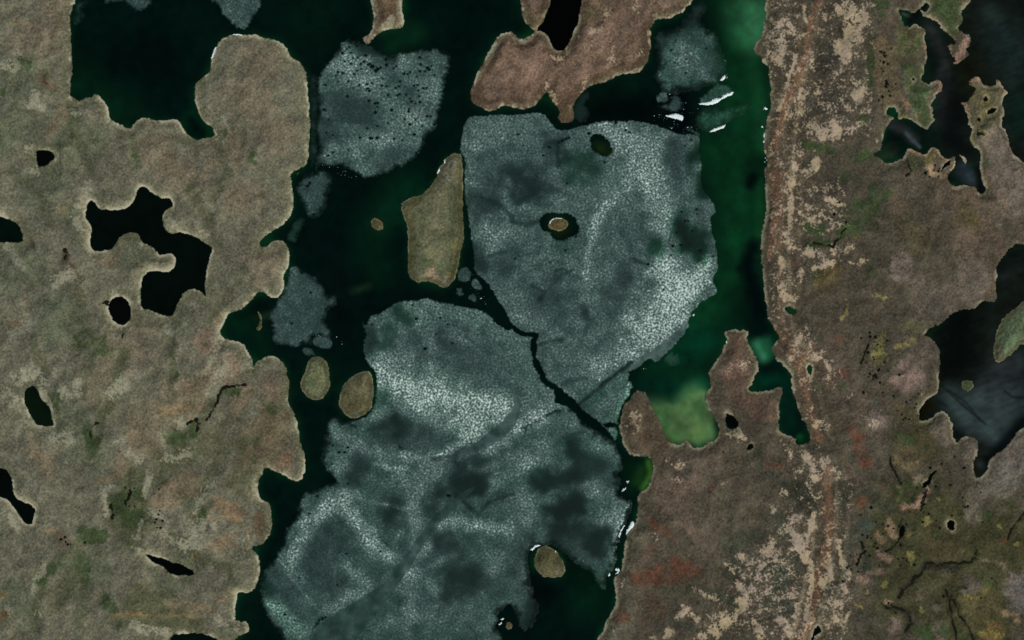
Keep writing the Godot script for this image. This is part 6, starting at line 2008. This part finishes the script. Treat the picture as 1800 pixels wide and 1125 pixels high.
	c(46, 46, 34, 0.55, 5, [1563.3,801.3,1576.6,837.3,1582.5,850.6])
	c(46, 46, 34, 0.55, 5, [1524.6,607.5,1512.6,637.3])


func paint_water() -> void:
	w(5, 34, 19, 0.8, 60, [140,150,190,190,215,210])
	w(4, 40, 20, 0.8, 26, [340,210,365,225])
	w(1, 14, 11, 0.9, 12, [335.9,210.6,343.9,223.9,354.6,231.9])
	w(1, 13, 11, 0.8, 70, [260,100])
	w(3, 30, 18, 0.6, 70, [550,20])
	w(9, 44, 24, 0.6, 30, [690,75,730,60])
	w(4, 36, 22, 0.8, 50, [655,400,690,350,720,330])
	w(4, 34, 20, 0.6, 40, [650,450,680,480])
	w(36, 58, 34, 0.5, 10, [450,560,647.3,503.9])
	w(2, 14, 12, 0.9, 35, [580,420,600,520,590,600])
	w(4, 30, 16, 0.7, 22, [450,570,470,620])
	w(4, 34, 18, 0.7, 30, [420,570])
	w(3, 28, 14, 0.8, 12, [476,830,500,815])
	w(1, 6, 6, 0.95, 60, [1060,180,1120,195])
	w(1, 8, 8, 0.9, 30, [1240,40,1250,60])
	w(1, 8, 8, 0.9, 24, [1195,170,1200,215])
	w(4, 30, 18, 0.7, 20, [1150,30,1190,10])
	w(3, 26, 16, 0.6, 30, [1110,150,1020,175])
	w(8, 46, 25, 1, 75, [1300,-60,1300,120,1295,300,1290,450,1230,560,1180,650])
	w(7, 42, 22, 0.8, 50, [1250,260,1270,300])
	w(46, 98, 66, 0.8, 52, [1310,-70,1315,-10,1325,40])
	w(50, 104, 70, 0.5, 34, [1330,30,1325,80])
	w(34, 86, 54, 0.5, 30, [1290,20,1300,70])
	w(22, 72, 40, 0.55, 20, [1325,120,1338,180,1340,260])
	w(18, 66, 30, 0.4, 12, [1334,320,1336,390,1330,450])
	w(1, 12, 10, 0.95, 13, [1323.9,312,1318.6,325.3])
	w(1, 9, 9, 0.95, 20, [1321.2,432,1313.2,466.6,1323.9,506.6,1337.2,549.3])
	w(1, 10, 9, 0.6, 10, [1299.9,471.9])
	w(8, 56, 30, 0.7, 34, [1290,420])
	w(4, 50, 32, 0.9, 45, [1190,620,1230,600])
	w(2, 32, 22, 0.9, 45, [1153.3,672,1179.9,688])
	w(14, 74, 48, 0.7, 26, [1227.9,674.6,1206.6,704])
	w(50, 116, 80, 0.9, 16, [1331.9,605.3,1342.5,626.6])
	w(30, 92, 60, 0.7, 16, [1347.9,600,1355.3,618.7])
	w(2, 36, 24, 0.95, 18, [1339.9,672,1366,666.6,1382,674.6])
	w(3, 34, 24, 0.9, 26, [1382,693.3,1390,741.3])
	w(12, 74, 34, 0.8, 9, [1406,767.9])
	w(4, 28, 14, 0.9, 25, [1113.3,821.3,1113.3,853.3])
	w(52, 92, 32, 0.9, 9, [1139.9,813.3,1143.9,831.9,1137.3,846.3,1129.3,857])
	w(24, 56, 22, 0.7, 14, [1129.3,823.9,1121.3,846.3])
	w(1, 8, 7, 0.9, 40, [960,1040,948,1038.3])
	w(3, 30, 18, 0.8, 50, [1030,1060,1050,1000])
	w(3, 20, 14, 0.8, 26, [450,1040,430,1090])
	w(2, 20, 14, 0.7, 30, [545,800,550,900])
	w(34, 38, 14, 0.7, 12, [1044,542.6])
	w(46, 48, 24, 0.9, 9, [1056,259.9])
	w(18, 34, 12, 0.7, 16, [1052,255.9,1070.6,266.6])
	w(30, 30, 8, 0.85, 21, [980,394.6,985.3,400])
	w(24, 34, 12, 0.6, 20, [663.3,394.6])
	w(20, 24, 20, 1, 200, [1750,60,1780,240])
	w(24, 38, 36, 0.8, 50, [1760,60,1790,130])
	w(34, 46, 42, 0.6, 25, [1740,20])
	w(40, 42, 42, 0.8, 16, [1632.6,48,1664.6,106.6,1656.6,133.3])
	w(28, 30, 30, 0.8, 20, [1659.3,133.3,1651.3,213.3])
	w(10, 12, 12, 0.9, 26, [1683.2,186.6,1669.9,239.9,1696.6,263.9])
	w(44, 46, 46, 0.9, 14, [1571.3,221.3,1589.9,229.3,1605.9,245.3])
	w(74, 80, 84, 0.8, 5, [1592.6,234.6,1616.6,258.6])
	w(70, 74, 74, 0.7, 4, [1587.3,24,1605.9,32])
	w(8, 10, 10, 0.9, 10, [1624.6,10.7,1597.9,40])
	w(20, 22, 8, 0.6, 30, [1696.6,114.6,1707.2,149.3])
	w(34, 44, 30, 0.7, 22, [1541.9,277.3,1563.3,269.3])
	w(40, 50, 56, 0.9, 20, [1691.2,296,1707.2,314.7])
	w(10, 12, 10, 0.9, 8, [1717.9,296,1725.9,336])
	w(10, 34, 26, 0.6, 40, [1787.2,213.3,1800,186.6])
	w(20, 25, 21, 1, 170, [1780,520,1700,740,1740,800])
	w(5, 10, 8, 0.95, 50, [1720,480,1690,560,1690,620,1660,650])
	w(52, 62, 64, 0.9, 48, [1723.2,698.6,1776.6,698.6,1744.6,746.6])
	w(50, 62, 62, 0.8, 30, [1669.9,693.3,1709.9,746.6])
	w(60, 74, 74, 0.7, 20, [1736.6,757.3,1755.2,773.3])
	w(44, 48, 52, 0.7, 30, [1787.2,640,1749.9,650.6])
	w(6, 12, 12, 0.95, 14, [1800,741.3,1765.9,781.3,1733.9,813.3])
	w(8, 14, 12, 0.9, 12, [1691.2,767.9,1677.9,762.6])
	w(34, 24, 4, 0.95, 10, [1624.6,725.3,1635.3,709.3])
	w(26, 22, 6, 0.7, 7, [1649.9,648,1651.3,674.6])
	w(56, 68, 66, 0.6, 10, [1723.2,815.9])
	w(14, 22, 16, 0.7, 20, [1701.9,666.6])
	w(30, 36, 34, 0.6, 16, [1787.2,471.9,1765.9,487.9])
	w(26, 20, 6, 0.8, 6, [1720.6,831.9,1712.6,823.9])
	w(24, 22, 8, 0.7, 8, [1627.3,586.7])
	w(10, 16, 14, 0.6, 2.4, [1656.6,680,1677.9,698.6,1707.2,725.3,1733.9,746.6])
	w(10, 16, 14, 0.6, 2.4, [1664.6,684,1696.6,706.6,1723.2,738.6])
	w(10, 16, 14, 0.6, 2.4, [1765.9,688,1781.9,698.6,1800,698.6])
	w(10, 16, 14, 0.6, 2.4, [1648.6,704,1664.6,714.6])
	w(80, 111, 68, 0.95, 30, [1177.3,741.3,1198.6,746.6,1219.9,744,1235.9,725.3])
	w(80, 111, 68, 0.9, 16, [1235.9,698.6,1238.6,725.3,1246.6,751.9])
	w(80, 111, 68, 0.9, 16, [1163.9,730.6,1177.3,762.6,1193.3,770.6])
	w(80, 111, 68, 0.95, 18, [1206.6,762.6,1227.9,773.3,1246.6,765.3])
	w(66, 104, 62, 0.9, 14, [1155.9,725.3,1187.9,722.6,1214.6,709.3,1233.2,696])
	w(92, 122, 70, 0.6, 20, [1201.3,744,1227.9,751.9])
	w(60, 84, 40, 0.6, 8, [1177.3,770.6,1182.6,775.9])
	w(9, 10, 7, 0.95, 60, [1525,965])
	w(9, 10, 7, 0.95, 60, [1600,720])
	w(9, 10, 7, 0.95, 50, [1540,630])
	w(9, 10, 7, 0.95, 90, [1650,880])
	w(9, 10, 7, 0.95, 40, [1555,130])
	w(9, 10, 7, 0.95, 30, [1650,300])
	w(9, 10, 7, 0.95, 80, [1700,1040])
	w(9, 10, 7, 0.95, 40, [280,900])
	w(9, 10, 7, 0.95, 40, [120,950])
	w(9, 10, 7, 0.95, 40, [1470,380])
	w(9, 10, 7, 0.95, 12, [1250,790,1300,790])
	w(80, 111, 68, 0.95, 34, [1150,725,1190,735,1220,700])
	w(54, 96, 54, 0.6, 16, [1163.9,730.6,1169.3,746.6])
	w(60, 100, 58, 0.5, 16, [1233.2,709.3,1230.6,725.3])
	w(96, 126, 72, 0.5, 14, [1217.2,762.6,1233.2,757.3])
	w(66, 104, 56, 0.4, 14, [1182.6,765.3,1195.9,757.3])


func paint_ice() -> void:
	f(0.514, 0.8, 40, 0, [640,140,600,120])
	f(0.45, 0.7, 30, 0, [700,110])
	f(0.17, 0.8, 40, 0, [600,190,640,200])
	f(0.2, 0.6, 30, 0, [560,225,590,240])
	f(0.5, 0.7, 24, 0, [630,260,700,235,740,200])
	f(0.46, 0.7, 26, 0, [745,175,760,150])
	f(0.22, 0.6, 20, 0, [720,165,760,200])
	f(0.22, 0.8, 18, 0, [740,95,770,90])
	f(0.558, 0.8, 14, 0, [585,262,570,275])
	f(0.2, 0.7, 14, 0, [660,115,680,100,690,140])
	f(0.46, 0.6, 12, 0, [680,180,685,200])
	f(0.22, 0.7, 22, 0, [680,285,700,270])
	f(0.06, 0.85, 14, 0, [636.6,82.6,663.3,90.6,689.9,94.6])
	f(0.14, 0.8, 16, 0, [551.3,239.9,562,282.6])
	f(0.12, 0.8, 14, 0, [556.6,173.3,554,207.9])
	f(0.586, 0.8, 16, 0, [1049.3,221.3,1086.6,237.3,1126.6,250.6])
	f(0.586, 0.85, 26, 0, [1097,245,1127,262,1150,300])
	f(0.615, 0.85, 26, 0, [1140,310,1161,350,1172,395])
	f(0.5, 0.7, 12, 0, [1108,323,1073,357,1044,392])
	f(0.5, 0.7, 8, 0, [1044,392,1036,440,1028,477])
	f(0.536, 0.6, 18, 0, [1166.6,245.3,1139.9,269.3,1113.3,285.3])
	f(0.3, 0.6, 20, 0, [1113.3,261.3,1091.9,253.3])
	f(0.28, 0.7, 20, 0, [1193.3,253.3,1219.9,253.3])
	f(0.716, 0.9, 38, 0, [1172,470,1190,500,1165,545,1130,580])
	f(0.716, 0.9, 24, 0, [1238,465,1215,500,1190,530])
	f(0.644, 0.85, 20, 0, [1193,560,1140,600,1087,629,1050,650])
	f(0.34, 0.7, 18, 0, [1196,468,1215,470])
	f(0.12, 0.8, 30, 0, [925,320,945,335])
	f(0.16, 0.8, 26, 0, [974.6,253.3,985.3,269.3])
	f(0.12, 0.6, 28, 0.8, [1014.6,296,1038.6,290.7])
	f(0.06, 0.92, 26, 0.9, [1208,425,1228,436])
	f(0.1, 0.9, 24, 0.7, [1195,395,1220,420])
	f(0.12, 0.8, 15, 0.9, [1155,430,1150,440])
	f(0.46, 0.6, 20, 0, [870,235,900,215])
	f(0.5, 0.5, 16, 0, [844.6,247.9,836.6,261.3])
	f(0.13, 0.8, 22, 0, [836.6,346.6,849.9,368,865.9,360])
	f(0.5, 0.6, 18, 0, [844.6,285.3,860.6,290.7,828.6,320])
	f(0.12, 0.6, 20, 0, [926.7,333.3,916,341.3])
	f(0.1, 0.8, 22, 0, [844.6,466.6,833.9,440])
	f(0.46, 0.5, 34, 0, [865.9,397.3,876.6,429.3])
	f(0.24, 0.7, 24, 0, [953.3,541.3,966.6,514.6,988,477.3])
	f(0.24, 0.6, 20, 0.3, [990.6,405.3,988,429.3])
	f(0.2, 0.5, 14, 0, [926.7,381.3,910.7,384])
	f(0.14, 0.6, 10, 0, [1030.6,576])
	f(0.05, 0.9, 14, 0.9, [1214.6,279.9,1230.6,266.6])
	f(0.06, 0.85, 16, 0.9, [1233.2,314.7,1238.6,341.3])
	f(0.5, 0.5, 20, 0, [908,546.6,940,559.9])
	f(0.2, 0.6, 18, 0, [1099.9,490.6,1065.3,509.3])
	f(0.38, 0.6, 14, 0, [1054.6,637.3,1086.6,626.6])
	f(0.14, 0.7, 14, 0.8, [716.6,562.6,700.6,546.6])
	f(0.14, 0.7, 16, 0.7, [689.9,576,676.6,602.7,657.9,613.3])
	f(0.14, 0.8, 18, 0, [647.3,576,647.3,613.3])
	f(0.26, 0.8, 50, 0, [796.6,600,849.9,613.3])
	f(0.3, 0.7, 40, 0, [716.6,613.3,703.3,634.6])
	f(0.572, 0.8, 12, 0, [756.6,586.7,759.3,624,756.6,666.6])
	f(0.5, 0.6, 14, 0, [753.9,527.9,759.3,535.9])
	f(0.687, 0.9, 30, 0, [663,655,700,680,783,700,850,708,882,722])
	f(0.644, 0.8, 16, 0, [671.3,661.3,663.3,672])
	f(0.658, 0.85, 20, 0, [809.9,730.6,849.9,741.3,823.2,767.9])
	f(0.586, 0.8, 11, 0, [706,800,740,806,775,800,815,780,850,755])
	f(0.13, 0.85, 30, 0, [695.3,741.3,679.3,751.9,705.9,762.6])
	f(0.26, 0.85, 30, 0, [757,758,730,775])
	f(0.46, 0.8, 16, 0, [594,757.3,615.3,781.3,636.6,799.9])
	f(0.5, 0.7, 14, 0, [660.6,730.6,671.3,720])
	f(0.4, 0.5, 18, 0, [649.9,786.6,684.6,799.9])
	f(0.14, 0.7, 20, 0, [636.6,807.9,620.6,826.6,615.3,842.6])
	f(0.42, 0.7, 16, 0, [594,826.6,607.3,815.9])
	f(0.2, 0.6, 22, 0.5, [673.9,698.6,663.3,704])
	f(0.28, 0.7, 16, 0, [910.7,685.3,905.3,704])
	f(0.32, 0.6, 24, 0, [958.7,709.3,932,720])
	f(0.658, 0.85, 16, 0, [910.7,746.6,932,738.6,950.7,728])
	f(0.12, 0.85, 30, 0, [836.6,815.9,809.9,826.6])
	f(0.14, 0.8, 26, 0, [823.2,841,809.9,851.7])
	f(0.42, 0.8, 12, 0, [783.2,851.7,809.9,873])
	f(0.536, 0.7, 14, 0, [887.2,773.3,863.2,783.9,849.9,781.3])
	f(0.4, 0.7, 12, 0, [823.2,781.3,828.6,826.6,841.9,842.6])
	f(0.42, 0.7, 18, 0, [769.9,807.9,743.3,821.3])
	f(0.46, 0.7, 14, 0, [700.6,829.3,689.9,842.6])
	f(0.42, 0.8, 18, 0, [716.6,857,727.3,883.7,727.3,913,737.9,929])
	f(0.14, 0.7, 26, 0, [689.9,889,684.6,913])
	f(0.42, 0.8, 9, 0, [703.3,939.6])
	f(0.14, 0.7, 20, 0, [756.6,886.3,764.6,873])
	f(0.558, 0.8, 12, 0, [772.6,926.3,809.9,918.3,849.9,923.6,900,931.6])
	f(0.536, 0.85, 18, 0, [748.6,963.6,721.9,1011.6,713.9,1038.3])
	f(0.48, 0.7, 14, 0, [756.6,1027.6,764.6,1038.3])
	f(0.12, 0.75, 30, 0, [796.6,1011.6,836.6,1016.9,817.9,1027.6])
	f(0.13, 0.7, 22, 0, [777.9,953,796.6,969])
	f(0.42, 0.6, 20, 0, [729.9,1064.9,756.6,1078.3,689.9,1091.6])
	f(0.46, 0.6, 18, 0, [871.2,846.3,863.2,854.3])
	f(0.4, 0.6, 22, 0, [865.9,995.6,900,979.6])
	f(0.12, 0.8, 24, 0.4, [1006.6,789.3,1001.3,773.3])
	f(0.1, 0.75, 26, 0.2, [1049.3,815.9,1020,815.9])
	f(0.42, 0.7, 30, 0, [948,799.9,916,815.9])
	f(0.4, 0.7, 20, 0.3, [1049.3,781.3,1070.6,791.9])
	f(0.1, 0.8, 28, 0.4, [958.7,847.9,948,841])
	f(0.07, 0.85, 30, 0, [1014.6,878.3,993.3,905,988,926.3])
	f(0.06, 0.85, 30, 0, [1049.3,950.3,1020,942.3,1001.3,963.6])
	f(0.08, 0.8, 22, 0, [1065.3,931.6])
	f(0.42, 0.7, 22, 0, [1033.3,849,1054.6,865])
	f(0.658, 0.85, 12, 0, [1107.9,891.6,1097.3,915.6,1086.6,939.6,1084,963.6,1084,985])
	f(0.5, 0.75, 22, 0, [1081.3,902.3,1065.3,913])
	f(0.3, 0.8, 16, 0.5, [1057.3,1011.6,1060,1027.6])
	f(0.36, 0.7, 30, 0, [916,878.3,924,937])
	f(0.3, 0.6, 24, 0, [916,1011.6,921.3,1051.6])
	f(0.1, 0.8, 20, 0, [934.7,1064.9,926.7,1091.6])
	f(0.1, 0.7, 18, 0, [980,937,974.6,953])
	f(0.3, 0.6, 24, 0, [1028,974.3,1006.6,958.3])
	f(0.16, 0.7, 20, 0.5, [1091.9,839.9,1091.9,841])
	f(0.572, 0.9, 18, 0, [610,873,580.6,886.3,546,915.6,527.3,953,508.7,990.3])
	f(0.572, 0.9, 17, 0, [602,883.7,626,915.6,652.6,953,681.9,979.6])
	f(0.2, 0.9, 40, 0, [578,953,556.6,985,583.3,1024.9])
	f(0.46, 0.8, 9, 0, [610,995.6,634,1016.9,652.6,1030.3])
	f(0.46, 0.7, 12, 0, [636.6,1040.9,599.3,1056.9,575.3,1072.9])
	f(0.5, 0.8, 15, 0.3, [476.7,1059.6,503.3,1088.9,530,1112.9])
	f(0.24, 0.7, 20, 0, [484.7,1011.6,516.6,1038.3])
	f(0.1, 0.7, 14, 0.5, [466,1022.3,476.7,1043.6])
	f(0.5, 0.6, 20, 0.4, [1065.3,698.6,1086.6,709.3])
	f(0.24, 0.7, 18, 0.4, [1028,714.6,1049.3,698.6])
	f(0.586, 0.7, 8, 0.3, [1091.9,720,1105.3,693.3,1110.6,674.6])
	f(0.4, 0.8, 20, 0, [1214.6,120,1233.2,122.6,1193.3,101.3])
	f(0.4, 0.7, 20, 0, [1193.3,66.6,1198.6,80])
	f(0.36, 0.7, 14, 0, [1241.2,69.3])
	f(0.1, 0.9, 26, 0.1, [1179.9,48,1198.6,40,1238.6,16])
	f(0.1, 0.7, 16, 0, [1166.6,80])
	f(0.16, 0.7, 20, 0.6, [1265.2,88,1270.6,112])
	f(0.572, 0.8, 5, 0, [1028,477.3,1034.6,450.6,1037.3,429.3,1041.3,400])
	f(0.572, 0.6, 6, 0, [1044,392,1070.6,360,1091.9,336,1107.9,320])
	f(0.08, 0.8, 4, 0, [1000,241.3,981.3,249.3,980,269.3,980.5,290.6])
	f(0.08, 0.6, 4, 0, [980,249.3,964,250.6,948,269.3])
	f(0.1, 0.7, 4, 0, [910.7,322.7,934.7,330.7,940,341.3,926.7,344])
	f(0.1, 0.7, 5, 0, [900,389.3,926.7,397.3,948,386.6])
	f(0.12, 0.6, 5, 0, [961.3,511.9,980,487.9,1006.6,474.6])
	f(0.1, 0.6, 4, 0, [857.9,450.6,876.6,445.3,887.2,442.6])
	f(0.536, 0.5, 4, 0, [777.9,589.3,823.2,602.7,865.9,634.6,900,650.6])
	f(0.5, 0.6, 4, 0, [636.6,878.3,676.6,886.3,716.6,897])
	f(0.1, 0.7, 4, 0, [871.2,878.3,900,867.7])
	f(0.5, 0.6, 3.5, 0, [820.6,799.9,825.9,821.3,839.2,842.6])
	f(0.572, 0.7, 5, 0, [657.9,813.3,689.9,823.9,716.6,821.3])
	f(0.4, 0.6, 4, 0, [503.3,1006.3,530,1038.3,564.6,1078.3])
	f(0.12, 0.6, 5, 0, [988,674.6,1012,666.6,1030.6,665.3])
	f(0.1, 0.5, 4, 0, [1025.3,759.9,1038.6,751.9])
	f(0.24, 0.6, 45, 0, [716.6,608,796.6,613.3,836.6,640])
	f(0.3, 0.5, 30, 0, [863.2,672,887.2,640])
	f(0.514, 0.5, 20, 0, [679.3,640,716.6,624])
	f(0.05, 0.75, 16, 0.15, [1012,883.7,990.6,902.3,966.6,894.3])
	f(0.06, 0.75, 14, 0.15, [1038.6,826.6,1012,837.3])
	f(0.05, 0.75, 16, 0.15, [1060,942.3,1038.6,963.6])
	f(0.08, 0.75, 10, 0.15, [1001.3,778.6,1006.6,799.9])
	f(0.08, 0.75, 14, 0.15, [926.7,1091.6,940,1064.9])
	f(0.09, 0.75, 16, 0.15, [796.6,1011.6,833.9,1022.3])
	f(0.1, 0.75, 12, 0.15, [689.9,897,679.3,910.3])
	f(0.09, 0.75, 14, 0.15, [689.9,741.3,700.6,757.3])
	f(0.04, 0.75, 8, 0.15, [1193.3,392,1209.3,429.3])
	f(0.5, 0.6, 12, 0, [1028,854.3,1049.3,867.7])
	f(0.48, 0.6, 10, 0, [1070.6,791.9,1049.3,783.9])
	f(0.42, 0.6, 14, 0, [916,873,926.7,905])
	f(0.5, 0.6, 14, 0, [942.7,805.3,916,821.3])
	f(0.46, 0.6, 9, 0, [988,733.3,1012,730.6,1038.6,751.9])
	f(0.45, 0.6, 14, 0, [876.6,1001,900,990.3])
	f(0.46, 0.6, 12, 0, [716.6,1072.9,743.3,1086.3])
	f(0.42, 0.8, 13, 0, [1000,700,945,735,880,778,800,812,742,850,722,905,735,965,726,1040,716,1110])
	f(0.36, 0.7, 10, 0, [1080,700,1010,750,920,795,840,832])
	f(0.38, 0.7, 12, 0, [1076,709.3,1049.3,730.6,1012,746.6])
	f(0.36, 0.6, 26, 0, [1040,840,1090,880])
	f(0.34, 0.6, 24, 0, [740,1060,860,1100])
	f(0.1, 0.8, 18, 0, [780,862,845,845])
	f(0.13, 0.7, 20, 0, [900,1000,930,950])
	f(0.12, 0.7, 18, 0, [820,1005,790,1050])
	f(0.5, 0.7, 12, 0, [1040,225,1100,256,1150,300,1172,400])
	f(0.46, 0.7, 9, 0, [1190,232,1130,272,1088,330,1046,390,1035,480,1022,560])
	f(0.2, 0.6, 24, 0, [1180,250,1200,300])
	f(0.17, 0.6, 26, 0, [850,290,860,350])
	f(0.18, 0.6, 22, 0, [880,470,900,440])
	f(0.22, 0.5, 30, 0, [960,520,1000,560])
	f(0.2, 0.6, 22, 0, [1100,470,1080,540])
	f(0.44, 0.6, 9, 0, [600,762,642,792,702,812,770,810,850,776,905,722])
	f(0.4, 0.6, 10, 0, [716.6,851.7,743.3,841,769.9,830.3])
	f(0.15, 0.6, 18, 0, [743.3,990.3,764.6,974.3])
	f(0.4, 0.6, 9, 0, [663.3,1043.6,716.6,1027.6,756.6,995.6,796.6,974.3])
	f(0.586, 0.8, 15, 0, [820,742,862,722,898,704])
	f(0.558, 0.6, 16, 0, [740,720,790,745])
	f(0.586, 0.85, 11, 0, [908,749.8,929.3,741.3,949.3,729.3])
	f(0.5, 0.6, 9, 0, [964,720,980,717.3])
	f(0.05, 0.8, 20, 0, [1012,894.3,990.6,905])
	f(0.06, 0.7, 22, 0, [1012,837.3,953.3,849])
	f(0.1, 0.6, 30, 0, [925,330,900,300])
	f(0.08, 0.6, 12, 0, [1060,939.6,1044,969])
	f(0.09, 0.7, 16, 0, [831.2,807.9,804.6,815.9])
	f(0.1, 0.6, 20, 0, [697.9,744,716.6,746.6])
	f(0.12, 0.5, 16, 0, [641.9,815.9,623.3,837.3])
	f(0.04, 0.9, 4, 0, [1017.3,710.6,1038.6,694.6,1065.3,670.6,1091.9,650.6,1110.6,637.8])
	f(0.07, 0.9, 16, 0, [812,848,838,838,842,862,820,870])
	f(0.06, 0.7, 4, 0, [800,868,842,905,860,880])
	f(0.07, 0.6, 4, 0, [759.3,807.9,796.6,799.9,828.6,778.6])
	f(0.06, 0.6, 3.5, 0, [1001.3,477.3,988,471.9,977.3,477.3])
	f(0.08, 0.6, 10, 0, [1025.3,541.3,1033.3,562.6])
	f(0.06, 0.6, 3.5, 0, [948,605.3,964,600,988,597.3])
	f(0.1, 0.6, 5, 0, [847.2,346.6,876.6,360,900,381.3])
	f(0.5, 0.6, 4, 0, [1049.3,653.3,1065.3,642.6,1091.9,632])
	f(0.05, 0.6, 4, 0, [934.7,501.3,958.7,514.6,948,527.9])
	f(0.05, 0.6, 3.5, 0, [1134.6,464,1113.3,456])
